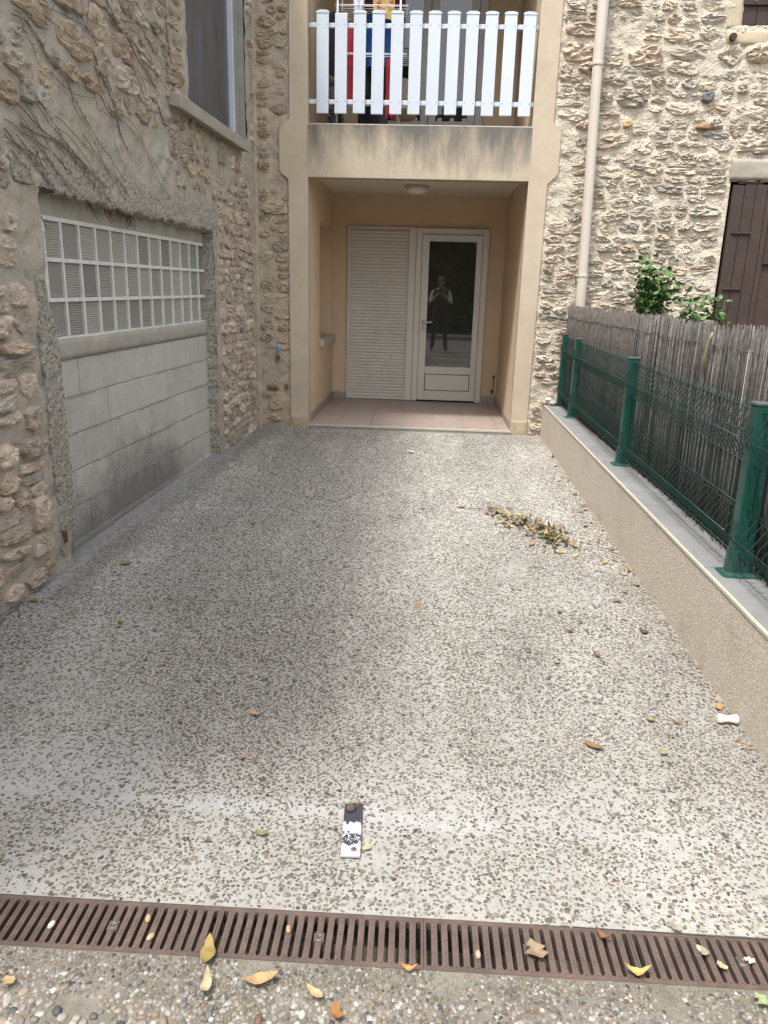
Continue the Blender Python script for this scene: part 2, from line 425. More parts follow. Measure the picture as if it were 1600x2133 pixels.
def smear(x, y):
    """0..1: bare cement (the worn joint strips and the smooth margin)"""
    yb = 1.90 - .028 * (x + .1) + .02 * nz3(x, 0, 3.3, 2.2)
    a = math.exp(-((y - yb) / .045) ** 2) * (.74 + .30 * nz3(x, y, 1.1, 4.5)) * (1 - .5 * min(1, max(0, (x + .1) / .7)))
    a = max(a, .42 * math.exp(-((y - (yb + .07)) / .13) ** 2) * (.6 + .8 * nz3(x, y, 5.1, 1.7)))
    e = x - wall_base(y)
    if y > 3.3: a = max(a, max(0, 1 - max(0, e - .05 - .06 * nz3(x, y, 0, 2.4)) / .05))
    yj = 4.93 + .03 * x
    a = max(a, .8 * math.exp(-((y - yj) / .012) ** 2))
    return min(1, max(0, a))
def grime_shade(x, y):
    """0..1 lichen and dirt patches, plus painted house shade and a sunlit lane"""
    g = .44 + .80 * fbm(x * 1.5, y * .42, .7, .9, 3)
    g += .12 * min(1, max(0, y - 2.0)) + .44 * min(1, max(0, (-.15 - x) / 1.0)) * min(1, max(0, (y - 2.0) / .9)) * min(1, max(0, (7 - y) / 2.5))  # mid-left darkened: dirt together with painted shade of the left house
    g += .28 * math.exp(-((x + .48) / .26) ** 2) * min(1, max(0, (y - 3.2) / 2))  # dark streak: edge of the house shadow painted into the tone
    g -= .28 * math.exp(-((x - .02) / .30) ** 2) * min(1, max(0, (y - 2.2)))  # paler lane: sunlit band painted beside the shadow streak
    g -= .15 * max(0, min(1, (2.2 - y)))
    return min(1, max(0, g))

vv, ff, cc = [], [], []
nx, ny = 150, 330
for j in range(ny + 1):
    for i in range(nx + 1):
        fx, fy = i / nx, j / ny
        y0 = 1.54 + (7.83 - 1.54) * fy ** 1.3
        xl, xr = wall_base(y0) - .12, 1.25
        x = xl + (xr - xl) * fx
        y = y0 if j else drive_front(x)
        vv.append((x, y, gz(y)))
        g, s = grime_shade(x, y), smear(x, y)
        big_ = .6 * fbm(x * 1.5, y * .6, 9, 2.2, 3)
        mot = max(0, min(1, .5 + 1.1 * fbm(x * 1.5, y * .6, 21, 3.2, 4)))
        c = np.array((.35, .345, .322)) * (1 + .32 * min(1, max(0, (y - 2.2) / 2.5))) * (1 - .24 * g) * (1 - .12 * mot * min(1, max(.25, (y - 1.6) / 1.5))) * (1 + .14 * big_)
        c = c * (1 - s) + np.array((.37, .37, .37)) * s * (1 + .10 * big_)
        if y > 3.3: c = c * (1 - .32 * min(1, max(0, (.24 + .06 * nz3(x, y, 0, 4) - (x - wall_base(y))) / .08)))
        cc.append(c)
for j in range(ny):
    for i in range(nx):
        a = j * (nx + 1) + i; ff.append((a, a + 1, a + nx + 2, a + nx + 1))
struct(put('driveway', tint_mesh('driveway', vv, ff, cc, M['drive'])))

def domes(name, pts, mat, near):
    """pts: (x, y, z, r, stretch, angle, height, colour)"""
    n = len(pts); K = 6 if not near else 7
    X = np.array([p[:7] for p in pts], 'f'); C = np.array([p[7] for p in pts], 'f')
    ang = np.arange(K) * 2 * np.pi / K
    jit = 1 + rng.uniform(-.32, .30, (n, K))
    rings = [(1.0, -.25), (.72, .72)] if near else [(1.0, -.15)]
    V = []
    for s, h in rings:
        ex = np.cos(ang)[None] * jit * s * (X[:, 3] * X[:, 4])[:, None]
        ey = np.sin(ang)[None] * jit * s * X[:, 3][:, None]
        ca, sa = np.cos(X[:, 5])[:, None], np.sin(X[:, 5])[:, None]
        V.append(np.stack([X[:, 0:1] + ex * ca - ey * sa, X[:, 1:2] + ex * sa + ey * ca, np.repeat(X[:, 2:3] + h * X[:, 6:7], K, 1)], 2))
    V.append(np.stack([X[:, 0], X[:, 1], X[:, 2] + X[:, 6]], 1)[:, None])
    V = np.concatenate(V, 1); m_ = V.shape[1]
    F = []
    for q in range(len(rings) - 1):
        for k in range(K):
            k2 = (k + 1) % K
            F += [(q * K + k, q * K + k2, (q + 1) * K + k2), (q * K + k, (q + 1) * K + k2, (q + 1) * K + k)]
    q = len(rings) - 1
    for k in range(K): F.append((q * K + k, q * K + (k + 1) % K, m_ - 1))
    F = np.array(F)[None] + (np.arange(n) * m_)[:, None, None]
    return stuff(put(name, tint_mesh(name, V.reshape(-1, 3), F.reshape(-1, 3), np.repeat(C, m_, 0), mat)))

PAL = [((.135, .127, .115), 6), ((.17, .158, .14), 6), ((.085, .080, .074), 5), ((.21, .195, .17), 5), ((.145, .118, .092), 3), ((.27, .25, .22), 4), ((.23, .17, .12), 1), ((.31, .30, .28), 4)]
PALW = np.array([w for _, w in PAL], float); PALW /= PALW.sum(); PALC = np.array([c for c, _ in PAL])
near_p, far_p = [], []
y = 1.50
while y < 7.80:
    st = .0100 if y < 2.6 else (.0122 if y < 3.4 else (.0145 if y < 5 else .0165))
    x = wall_base(y) - .02
    while x < 1.2:
        px, py = x + rng.uniform(-.5, .5) * st, y + rng.uniform(-.5, .5) * st
        x += st
        if py < drive_front(px) + .006 or px > 1.178: continue
        s, g = smear(px, py), grime_shade(px, py)
        patch = fbm(px * 1.6, py * .7, 4.4, 4.5, 3)
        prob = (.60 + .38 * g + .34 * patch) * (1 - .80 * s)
        if rng.random() > prob: continue
        big_ = rng.random()
        r = st * (.32 + .26 * big_ ** 4 + .15 * rng.random()) * (1 if rng.random() > .05 else 1.45)
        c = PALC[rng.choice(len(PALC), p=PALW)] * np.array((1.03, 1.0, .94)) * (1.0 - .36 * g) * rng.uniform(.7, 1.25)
        (near_p if py < 3.4 else far_p).append((px, py, gz(py), r, rng.uniform(1.0, 1.6), rng.uniform(0, 6.28), r * rng.uniform(.12, .30), c))
    y += st
domes('aggregate_stones', near_p, M['pebble'], True)
domes('aggregate_stones', far_p, M['pebble'], False)
print('PEBBLES', len(near_p), len(far_p))

# strip of gravel concrete on the street side of the grating, then the street
M['stripbase'] = pmat('dirty_gravel_concrete', (.21, .195, .16), (.14, .13, .10), 9, .95, .8, 110, .006, extra=[((.30, .28, .25), 120, .56, .68, .6), ((.085, .085, .05), 5, .56, .68, .6), ((.10, .09, .08), 160, .60, .7, .6)])
sb = MB(); nxs, nys = 60, 16
for j in range(nys + 1):
    for i in range(nxs + 1):
        x = -1.9 + 3.9 * i / nxs
        y = (.55 + (1.391 - .55) * j / nys) if j < nys else strip_back(x)
        sb.v.append((x, y, .004 * nz3(x, y, 2, 9) * (j < nys) - .001))
for j in range(nys):
    for i in range(nxs):
        a = j * (nxs + 1) + i; sb.f.append((a, a + 1, a + nxs + 2, a + nxs + 1))
struct(sb.build('gravel_concrete_strip', M['stripbase'], smooth=True))
rd = MB(); rd.box((-30, -5.2, -.10), (30, .548, -.012)); struct(rd.build('street', M['asphalt']))
pv = MB(); pv.box((-30, -6.4, -.10), (30, -5.2, .11)); struct(pv.build('far_pavement', M['coping'], bev=.02))

GP = [((0.387, 0.368, 0.337), 5), ((0.293, 0.237, 0.182), 4), ((0.362, 0.294, 0.227), 3), ((0.463, 0.444, 0.413), 3), ((0.187, 0.180, 0.174), 3), ((0.267, 0.230, 0.206), 4), ((0.096, 0.096, 0.099), 1), ((0.295, 0.197, 0.135), 1), ((0.579, 0.567, 0.536), 1.5), ((0.355, 0.299, 0.268), 3)]
GW = np.array([w for _, w in GP], float); GW /= GW.sum(); GC = np.array([c for c, _ in GP])
def gravel(pts):
    n = len(pts); K = 9
    X = np.array([p[:7] for p in pts], 'f'); C = np.array([p[7] for p in pts], 'f')
    ang = np.arange(K) * 2 * np.pi / K
    jit = 1 + rng.uniform(-.14, .14, (n, K))
    V = []
    for s, h in ((.95, -.35), (1.0, .25), (.82, .68), (.45, .93)):
        ex = np.cos(ang)[None] * jit * s * (X[:, 3] * X[:, 4])[:, None]; ey = np.sin(ang)[None] * jit * s * X[:, 3][:, None]
        ca, sa = np.cos(X[:, 5])[:, None], np.sin(X[:, 5])[:, None]
        tl = rng.uniform(-.3, .3, (n, 1)) * ex * .6
        V.append(np.stack([X[:, 0:1] + ex * ca - ey * sa, X[:, 1:2] + ex * sa + ey * ca, X[:, 2:3] + h * X[:, 6:7] + tl * max(0, h)], 2))
    V.append(np.stack([X[:, 0], X[:, 1], X[:, 2] + X[:, 6]], 1)[:, None])
    V = np.concatenate(V, 1); m_ = V.shape[1]; F = []
    for q in range(3):
        for k in range(K):
            k2 = (k + 1) % K; F += [(q * K + k, q * K + k2, (q + 1) * K + k2), (q * K + k, (q + 1) * K + k2, (q + 1) * K + k)]
    for k in range(K): F.append((3 * K + k, 3 * K + (k + 1) % K, m_ - 1))
    F = np.array(F)[None] + (np.arange(n) * m_)[:, None, None]
    return stuff(put('gravel', tint_mesh('gravel', V.reshape(-1, 3), F.reshape(-1, 3), np.repeat(C, m_, 0), M['gravel'])))
gp, cells = [], {}
for _ in range(60000):
    x, y = rng.uniform(-1.25, 1.35), rng.uniform(.86, 1.39)
    big_ = min(1, max(0, (1.33 - y) / .16)) * (.6 + .5 * nz3(x, y, 8, 5))
    r = (.0020 + .0028 * rng.random() + (.0105 * rng.random() ** 1.7 + .001) * min(1, max(0, big_ * 1.3))) * rng.uniform(.85, 1.15)
    if _ > 12000: r = min(r, .006)
    if _ > 26000: r = min(r, .0038)
    if y + r > strip_back(x) - .001: continue
    if nz3(x, y, 1, 7) > .28 and r < .007: continue
    key = (int(x / .02), int(y / .02)); ok = True
    for a in (-1, 0, 1):
        for b in (-1, 0, 1):
            for (qx, qy, qr) in cells.get((key[0] + a, key[1] + b), ()):
                if (qx - x) ** 2 + (qy - y) ** 2 < (.82 * (qr + r)) ** 2: ok = False; break
            if not ok: break
        if not ok: break
    if not ok: continue
    cells.setdefault(key, []).append((x, y, r))
    c = GC[rng.choice(len(GC), p=GW)] * rng.uniform(.5, .95)
    if r < .005: c = c * .8
    gp.append((x, y, -.001, r, rng.uniform(1, 1.5), rng.uniform(0, 6.28), r * rng.uniform(.5, .95), c))
gravel(gp); print('GRAVEL', len(gp))
# moss and wisps of dry grass in the gravel
gm = MB()
for cx, cy, n_, s in ((-.22, 1.345, 130, .07), (-.40, 1.355, 70, .06), (.19, 1.35, 160, .09), (.36, 1.355, 120, .08), (.62, 1.36, 110, .07), (.55, 1.28, 70, .06), (-.30, 1.27, 80, .06), (.05, 1.33, 60, .06), (.83, 1.33, 60, .05), (.66, 1.555, 20, .015)):
    for _ in range(n_):
        x, y = cx + rng.normal() * s, cy + rng.normal() * .022
        a = rng.uniform(0, 6.28); h = rng.uniform(.003, .011); l = rng.uniform(.002, .010)
        w = .0008
        p = Vector((x, y, 0)); q = p + Vector((math.cos(a) * l, math.sin(a) * l, h)); s2 = Vector((-math.sin(a), math.cos(a), 0)) * w
        gm.add([p - s2, p + s2, q], [(0, 1, 2)])
M['moss'] = pmat('moss_and_dry_grass', (.06, .075, .025), (.16, .14, .07), 30, .9, 0)
stuff(gm.build('moss', M['moss']))

# ------------------------------------------------------------------ drain grating
ch = MB(); ch.box((-2.4, 1.36, -.16), (2.1, 1.56, -.15)); ch.box((-2.4, 1.33, -.15), (2.1, 1.398, -.022)); ch.box((-2.4, 1.532, -.15), (2.1, 1.60, -.022))
struct(ch.build('drain_channel', M['channel']))
fl = MB(); fl.box((-2.4, 1.355, -.14), (-1.456, 1.565, -.004)); fl.box((1.05, 1.37, -.14), (2.1, 1.60, -.004)); struct(fl.build('channel_end_filling', M['stripbase']))
GA = .0135
GW_, GL = .149, .499
def bar_mesh():
    b = MB(); w, h, e = .0074, .062, .0125
    # outline widens towards both ends, which rounds the ends of the slots
    out = []
    for sgn in (1, -1):
        for yy, ww in ((-h, e), (-h + .001, .0102), (-h + .003, .0084), (-h + .0065, w), (h - .0065, w), (h - .003, .0084), (h - .001, .0102), (h, e)) if sgn == 1 else ((h, e), (h - .001, .0102), (h - .003, .0084), (h - .0065, w), (-h + .0065, w), (-h + .003, .0084), (-h + .001, .0102), (-h, e)):
            out.append((sgn * ww, yy))
    b.prism(out, 2, -.022, -.0012)
    for k in (-.056, -.0205, .0175, .0525):
        b.box((-.0034, k - .0065, -.0013), (.0034, k + .0065, .0010))
    n0 = len(b.f)
    for k in (-.056, -.0205, .0175, .0525):
        b.box((-.0044, k - .0078, -.0016), (.0044, k + .0078, -.0006))
    me = b.mesh('bar', M['iron']); me.materials.append(M['dust'])
    for p in me.polygons:
        if p.index >= n0: p.material_index = 1
    return me
BAR = bar_mesh()
rails = MB()
rails.box((-GL / 2, -GW_ / 2, -.024), (GL / 2, -.062, -.0005)); rails.box((-GL / 2, .062, -.024), (GL / 2, GW_ / 2, -.0005))
rails.box((-GL / 2, -.062, -.024), (-GL / 2 + .006, .062, -.0009)); rails.box((GL / 2 - .006, -.062, -.024), (GL / 2, .062, -.0009))
RAIL = rails.mesh('frame', M['iron'])
bolt = MB(); bolt.lathe([(.0125, -.008), (.0125, -.001), (.0105, .0012), (.006, .0005), (.0055, -.004)], (0, 0, 0), 16)
BOLT = bolt.mesh('bolt', M['darkmetal'], True)
plate = MB(); plate.box((-.0124, -.014, -.02), (.0124, .014, -.0016)); PLATE = plate.mesh('bolt_seat', M['iron'])
glabels = ['rusty brown drain grating at far left end of the row, cut by the picture edge',
           'rusty drain grating with pale pebbles in its slots, left of the yellow leaf',
           'rusty drain grating touched by the yellow leaf, below the painted metal plate',
           'rusty drain grating under the ragged tan leaf, right of centre',
           'rusty drain grating strewn with pale leaf scraps at the right end']
for k in range(5):
    cx = -1.203 + .5 * k
    cy = 1.4645 + GA * (cx + .05)
    g = thing('drain_grating', glabels[k], 'drain grating', (cx, cy, .001), 'cast iron gratings across the driveway mouth', GA)
    def gput(n, me, lx, ly=0, lz=0):
        o = link(bpy.data.objects.new(n, me)); o.parent = g; o.location = (lx, ly, lz); return o
    gput('frame', RAIL, 0)
    for i in range(19):
        lx = -GL / 2 + .0255 + i * (GL - .051) / 18
        gput('bar', BAR, lx)
    gput('bolt_seat', PLATE, 0)
    gput('bolt', BOLT, 0)

# ------------------------------------------------------------------ stone walls
def rubble_cells(u0, u1, v0, v1, hr, wr, seed, skip=0, gap=.012, wob=.02, fit=False):
    """irregular courses of flattish stones -> (cu, cv, half width, half height, rotation)"""
    q = random.Random(seed); out = []
    v = v0
    while v < v1:
        h = q.uniform(*hr)
        if fit and v1 - v - h < hr[0]: h = v1 - v
        ws = []; u = u0 if fit else u0 - q.uniform(0, wr[1] * h)
        t = u
        while t < u1 - (hr[0] if fit else 0):
            w = h * q.uniform(*wr); ws.append(w); t += w
        if fit and ws: k = (u1 - u0) / sum(ws); ws = [w * k for w in ws]
        for w in ws:
            n = 2 if h > hr[0] * 1.5 and q.random() < .3 else 1
            for k in range(n):
                hh = h / n
                cu, cv = u + w / 2, v + hh * (k + .5)
                cu2 = cu + wob * nz3(cu, cv, seed, 3) * (.3 if fit else 1); cv2 = cv + wob * 1.8 * nz3(cu, cv, seed + 7, 1.7)
                if q.random() >= skip:
                    out.append((cu2, cv2, max(.012, w / 2 - gap * q.uniform(.4, 1.5)), max(.010, hh / 2 - gap * q.uniform(.3, 1.2)), q.uniform(-.13, .13)))
            u += w
        v += h
    return out

def stone_mesh(cu, cv, a, b, rot, depth, mapf, q, K=20, rough=.35):
    rings = ((1.10, -1.2), (1.0, .10), (.94, .72), (.76, .98), (.50, 1.0), (.22, 1.0))
    vs_, fs = [], []
    ph = q.uniform(0, 100); tu, tv = q.uniform(-.2, .2), q.uniform(-.22, .22)
    o = mapf(cu, cv, 0)
    # a broken, angular outline: 5 to 8 corners on a rounded box
    ns = q.choice((5, 6, 6, 7, 8)); t0 = q.uniform(0, 6.28)
    poly = []
    for k in range(ns):
        t = t0 + 2 * math.pi * (k + q.uniform(-.28, .28)) / ns
        c_, s_ = math.cos(t), math.sin(t)
        rr = (abs(c_) ** 5 + abs(s_) ** 5) ** -.2 * q.uniform(.88, 1.08)
        poly.append((rr * c_, rr * s_))
    def bound(t):
        c_, s_ = math.cos(t), math.sin(t); best = 0
        for k in range(ns):
            (x1, y1), (x2, y2) = poly[k], poly[(k + 1) % ns]
            ex, ey = x2 - x1, y2 - y1
            den = c_ * ey - s_ * ex
            if abs(den) < 1e-6: continue
            r_ = (x1 * ey - y1 * ex) / den; w = (x1 * s_ - y1 * c_) / den
            if r_ > 0 and -.001 <= w <= 1.001: best = max(best, r_)
        return best or .8
    for ri, (s, hgt) in enumerate(rings):
        for k in range(K):
            t = 2 * math.pi * k / K
            c_, s_ = math.cos(t), math.sin(t)
            rr = bound(t) * (1 + .07 * noise.noise(Vector((c_ * 3 + ph, s_ * 3, 5))) + .05 * noise.noise(Vector((c_ * 8 + ph, s_ * 8, 2))))
            x, y = a * rr * s * c_, b * rr * s * s_
            d = depth * (hgt + (tu * x / a + tv * y / b) * (hgt > .3))
            if hgt > 0:
                d += depth * rough * (noise.noise(Vector((x * 20 + ph, y * 28, ri * .1))) * 1.0 + noise.noise(Vector((x * 60 + ph, y * 70, 1))) * 1.1 + noise.noise(Vector((x * 130 + ph, y * 130, 7))) * .9)
            X, Y = x * math.cos(rot) - y * math.sin(rot), x * math.sin(rot) + y * math.cos(rot)
            vs_.append(mapf(cu + X, cv + Y, d) - o)
    vs_.append(mapf(cu, cv, depth * (1 + .3 * noise.noise(Vector((ph, 0, 0))))) - o)
    m_ = len(rings)
    for i in range(m_ - 1):
        for k in range(K): fs.append((i * K + k, i * K + (k + 1) % K, (i + 1) * K + (k + 1) % K, (i + 1) * K + k))
    for k in range(K): fs.append(((m_ - 1) * K + k, (m_ - 1) * K + (k + 1) % K, m_ * K))
    return vs_, fs, o

def lay_stones(cells, mapf, parent, pal, depth, seed, ok, rough=.35, K=18, limit=300, size_rank=None):
    q = random.Random(seed)
    cells = [c for c in cells if ok(*c)]
    if size_rank: cells.sort(key=size_rank)
    rest = MB()
    for i, (cu, cv, a, b, rot) in enumerate(cells):
        dp = depth * q.uniform(.6, 1.35) * min(1.4, max(.5, (b / .04) ** .5))
        vs_, fs, o = stone_mesh(cu, cv, a, b, rot, dp, mapf, q, K, rough)
        c = q.choice(pal); k = q.uniform(.82, 1.18); c = tuple(x * k for x in c)
        if i < limit:
            mb = MB(); mb.add(vs_, fs)
            me = bpy.data.meshes.new('stone'); me.from_pydata(mb.v, [], mb.f)
            me.materials.append(M['stone'])
            put('stone', me, parent, loc=o, color=c)
        else:
            rest.add([v + o for v in vs_], fs)
    if rest.v:
        o = stuff(rest.build('small_stones', M['stone'], parent)); o.color = (*pal[0], 1)
    return len(cells)

def sheet(name, mapf, u0, u1, v0, v1, step, mat, parent, hole=None, amp=.010, freq=9, off=0, fn=None):
    mb = MB(); nu, nv = max(2, round((u1 - u0) / step)), max(2, round((v1 - v0) / step)); idx = {}
    def V(i, j):
        if (i, j) not in idx:
            u, v = u0 + (u1 - u0) * i / nu, v0 + (v1 - v0) * j / nv
            d = off + amp * fbm(u, v, off * 10 + 3, freq, 3)
            if fn: d += fn(u, v)
            idx[(i, j)] = len(mb.v); mb.v.append(tuple(mapf(u, v, d)))
        return idx[(i, j)]
    for i in range(nu):
        for j in range(nv):
            if hole and hole(u0 + (u1 - u0) * (i + .5) / nu, v0 + (v1 - v0) * (j + .5) / nv): continue
            mb.f.append((V(i, j), V(i + 1, j), V(i + 1, j + 1), V(i, j + 1)))
    return mb.build(name, mat, parent, smooth=True)

def rough_block(name, mapf, u0, u1, v0, v1, d0, d1, mat, parent, step=.02, amp=.012, freq=30, edge=.02, wear=None):
    """a cast or roughcast piece: noisy face, ragged rim, sides going back to d0"""
    mb = MB(); nu, nv = max(2, round((u1 - u0) / step)), max(2, round((v1 - v0) / step))
    for i in range(nu + 1):
        for j in range(nv + 1):
            u, v = u0 + (u1 - u0) * i / nu, v0 + (v1 - v0) * j / nv
            e = min(i, nu - i, j, nv - j)
            d = d1 + amp * fbm(u, v, 11, freq, 3) - (.006 if e == 0 else 0)
            if e == 0:
                u += edge * fbm(u, v, 4, 14, 3) * (i in (0, nu)); v += edge * fbm(u, v, 8, 14, 3) * (j in (0, nv))
            if wear: u, v, d = wear(u, v, d, i / nu, j / nv)
            mb.v.append(tuple(mapf(u, v, d)))
    I = lambda i, j: i * (nv + 1) + j
    for i in range(nu):
        for j in range(nv): mb.f.append((I(i, j), I(i + 1, j), I(i + 1, j + 1), I(i, j + 1)))
    rim = [I(i, 0) for i in range(nu + 1)] + [I(nu, j) for j in range(1, nv + 1)] + [I(i, nv) for i in range(nu - 1, -1, -1)] + [I(0, j) for j in range(nv - 1, 0, -1)]
    # back ring, straight in
    n0 = len(mb.v); back = []
    dv = mapf(0, 0, d0) - mapf(0, 0, d1)
    for r_ in rim: mb.v.append(tuple(Vector(mb.v[r_]) + dv)); back.append(len(mb.v) - 1)
    for k in range(len(rim)): mb.f.append((rim[k], back[k], back[(k + 1) % len(rim)], rim[(k + 1) % len(rim)]))
    o = mb.build(name, mat, parent, smooth=True)
    nf = nu * nv
    o.data.polygons.foreach_set('use_smooth', [k < nf for k in range(len(o.data.polygons))])
    return o

# ---- left house
house = thing('stone_house', 'old rubble stone house wall on the left with a glass block window', 'house', (-1.9, 5, 0))
body = MB(); body.box((-6, .1, -.2), (-2.12, 7.9, 5.85)); body.box((-6, .05, 5.85), (-1.80, 8.2, 5.95)); body.box((-2.12, .1, 3.62), (-2.02, 7.9, 5.85)); body.box((-2.12, .1, -.2), (-2.02, 3.55, 3.62))
body.build('wall_core', M['cement'], house)
WIN = (6.02, 7.60, 2.69, 4.6)      # upper window opening (y0, y1, z0, z1)
PAN = (3.78, 6.48, -.2, 1.92)      # panel opening
def lhole(u, v): return (WIN[0] < u < WIN[1] and WIN[2] < v < WIN[3]) or (PAN[0] < u < PAN[1] and v < PAN[3])
def lbump(u, v):
    # grey cement skim above the lintel is flatter and a little proud
    s = max(0, 1 - abs(u - 4.9) / .9) * max(0, 1 - abs(v - 2.2) / .2)
    return .004 * s
sheet('mortar', ML, .1, 2.9, -.1, 5.85, .08, M['mortar_l'], house, lhole, .013, 7, .006, lbump)
sheet('mortar', ML, 2.9, 7.92, 3.8, 5.85, .08, M['mortar_l'], house, lhole, .013, 7, .006, lbump)
sheet('mortar', ML, 2.9, 7.92, -.1, 3.8, .017, M['mortar_l'], house, lhole, .015, 10, .008, lbump)
PL = [(0.505, 0.416, 0.332), (0.545, 0.448, 0.359), (0.475, 0.400, 0.321), (0.566, 0.473, 0.380), (0.455, 0.385, 0.309), (0.577, 0.489, 0.400), (0.502, 0.396, 0.303), (0.429, 0.389, 0.332)]
PLd = [(0.428, 0.368, 0.293), (0.458, 0.379, 0.285), (0.397, 0.345, 0.275), (0.488, 0.395, 0.283), (0.403, 0.319, 0.235), (0.390, 0.362, 0.310), (0.451, 0.395, 0.325)]
def inl(cu, cv, a, b, rot, u0, u1, v0, v1):
    if cu - a < u0 or cu + a > u1 or cv - b < v0 or cv + b > v1: return False
    return not (WIN[0] - .10 < cu + a and cu - a < WIN[1] + .03 and WIN[2] - .14 < cv + b and cv - b < WIN[3])
n1 = lay_stones(rubble_cells(2.80, 3.60, .03, 1.50, (.08, .19), (1.0, 2.2), 3, .02, .005, .03, True), ML, house, PL, .034, 31, lambda *c: True, .20, 26) + lay_stones(rubble_cells(2.80, 3.55, 1.52, 2.1, (.07, .14), (1.0, 2.2), 4, .35, .008, .03, True), ML, house, PL, .026, 36, lambda *c: True, .34, 22)
n2 = lay_stones(rubble_cells(6.60, 7.70, .03, 2.64, (.06, .14), (.9, 1.9), 5, .04, .004, .03, True), ML, house, PL, .026, 32, lambda *c: inl(*c, 6.50, 7.80, -.02, 2.70) and not (6.60 < c[0] + c[2] and c[0] - c[2] < 6.90 and c[1] > 2.36), .4, 16)
n3 = lay_stones(rubble_cells(3.0, 5.94, 2.24, 3.7, (.09, .19), (1.2, 2.6), 8, .06, .006, .05, True), ML, house, PLd, .018, 33, lambda cu, cv, a, b, r: not (cv < 2.42 and 4.15 < cu < 5.75), .42, 20) + lay_stones(rubble_cells(5.3, 6.60, 2.13, 2.62, (.07, .13), (1.0, 2.2), 18, .25, .006, .03, True), ML, house, PLd, .022, 37, lambda cu, cv, a, b, r: cu > 5.4 + (cv - 2.13) * .5 and not (cu + a > 6.62 and cv > 2.36), .5, 18)
n4 = lay_stones(rubble_cells(7.62, 7.80, 2.66, 4.4, (.07, .15), (.8, 1.4), 9, .05, .010, .03), ML, house, PL, .034, 34, lambda *c: inl(*c, 7.60, 7.82, 2.66, 4.4), .4, 14)
lay_stones(rubble_cells(1.0, 2.78, .03, 2.6, (.09, .19), (1.0, 2.2), 45, .04, .005, .03, True), ML, house, PL, .032, 46, lambda *c: True, .22, 16, 0)
print('LEFT STONES', n1, n2, n3, n4)

# roughcast lintel, pier, reveals of the blocked-up opening
def lint_wear(u, v, d, a, b):
    if b == 0: v += .028 * fbm(u, 0, 2, 6, 3) + (.03 if a < .12 else 0)
    return u, v, d
rough_block('lintel', ML, 3.56, 6.60, 1.895, 2.085, -.09, .014, M['roughcast'], house, .013, .011, 52, .022, lint_wear)
def pier_wear(u, v, d, a, b):
    u -= .028 * (b - .5)
    if b > .8: u -= (a - .2) * .10 * (b - .8) / .2 * (1 + nz3(u, v, 1, 9))
    if b == 1: v += .05 * nz3(u, 0, 3, 16)
    if b < .12 and a > .2: d -= .03 * (1 - b / .12)
    return u, v, d
rough_block('pier', ML, 3.665, 3.835, .10, 1.50, -.10, .020, M['roughcast'], house, .012, .014, 52, .014, pier_wear)
rough_block('pier_edge', ML, 3.575, 3.665, .16, 1.60, -.04, .006, M['cement'], house, .02, .006, 14, .014)
pf = rough_block('pier_foot', ML, 3.58, 3.80, .022, .15, -.10, -.012, M['cement'], house, .02, .012, 20, .02)
br = MB(); br.box((-1.905, 3.685, .17), (-1.848, 3.72, .235)); br.build('brick_fragment', M['root'], house, bev=.006)
rough_block('jamb', ML, 6.475, 6.575, .02, 1.90, -.10, .008, M['roughcast'], house, .014, .011, 50, .016)

jb = MB()
for p0, p1 in (((3.925, 1.47), (3.90, 1.83)),):
    jb.box((-1.975, 3.88, 1.38), (-1.932, 3.945, 1.80))
jb.build('side_board', M['gjoint'], house, bev=.004)

# concrete block infill
JP = MB(); JP.box((-2.12, 3.72, -.1), (-1.9635, 6.55, 1.10)); 
jp = MB()
def MP(u, v, d): return Vector((-1.948 + .0333 * (u - 4) + d, u, v))
def pbox(u0, u1, v0, v1, d0, d1):
    b = MB(); p = [MP(u, v, d) for d in (d0, d1) for (u, v) in ((u0, v0), (u1, v0), (u1, v1), (u0, v1))]
    b.add(p, [(3, 2, 1, 0), (4, 5, 6, 7), (0, 1, 5, 4), (1, 2, 6, 5), (2, 3, 7, 6), (3, 0, 4, 7)]); return b
pbox(3.70, 6.54, -.1, 1.08, -.14, -.006).build('block_joints', M['joint'], house)
q = random.Random(4)
rows = [(1.076, .878), (.872, .674), (.668, .470), (.464, .268), (.262, .062)]
for k, (zt, zb) in enumerate(rows):
    u = 4.22 - .49 * 2 + (.33 if k % 2 else 0) + q.uniform(-.02, .02)
    while u < 6.53:
        a, b = max(u, 3.72), min(u + .484, 6.53)
        if b - a > .03:
            pbox(a, b, zb, zt, -.12, q.uniform(-.002, .003)).build('concrete_block', M['block'], house, bev=.004)
        u += .49
rough_block('block_footing', MP, 3.80, 6.50, -.02, .075, -.1, .012, M['block'], house, .03, .012, 10, .012)
# mortar squeezed out along the bed joints
sq = MB()
for k, (zt, zb) in enumerate(rows):
    u = 3.86
    while u < 6.48:
        w = q.uniform(.02, .07)
        if fbm(u, zb, k, 3, 2) > -.05:
            hgt = q.uniform(.004, .011); c_ = MP(u + w / 2, zb - .003 + q.uniform(-.004, .004), .001)
            sq.add([c_ + Vector((0, -w / 2, 0)), c_ + Vector((.001, 0, -hgt)), c_ + Vector((0, w / 2, 0)), c_ + Vector((.001, 0, hgt * .8)), c_ + Vector((q.uniform(.004, .009), 0, -.001))], [(0, 1, 4), (1, 2, 4), (2, 3, 4), (3, 0, 4)])
        u += w * .8
stuff(sq.build('squeezed_mortar', M['joint'], house, smooth=True))
rough_block('sill_course', MP, 3.80, 6.52, 1.082, 1.188, -.12, .014, M['capc'], house, .025, .004, 9, .006)

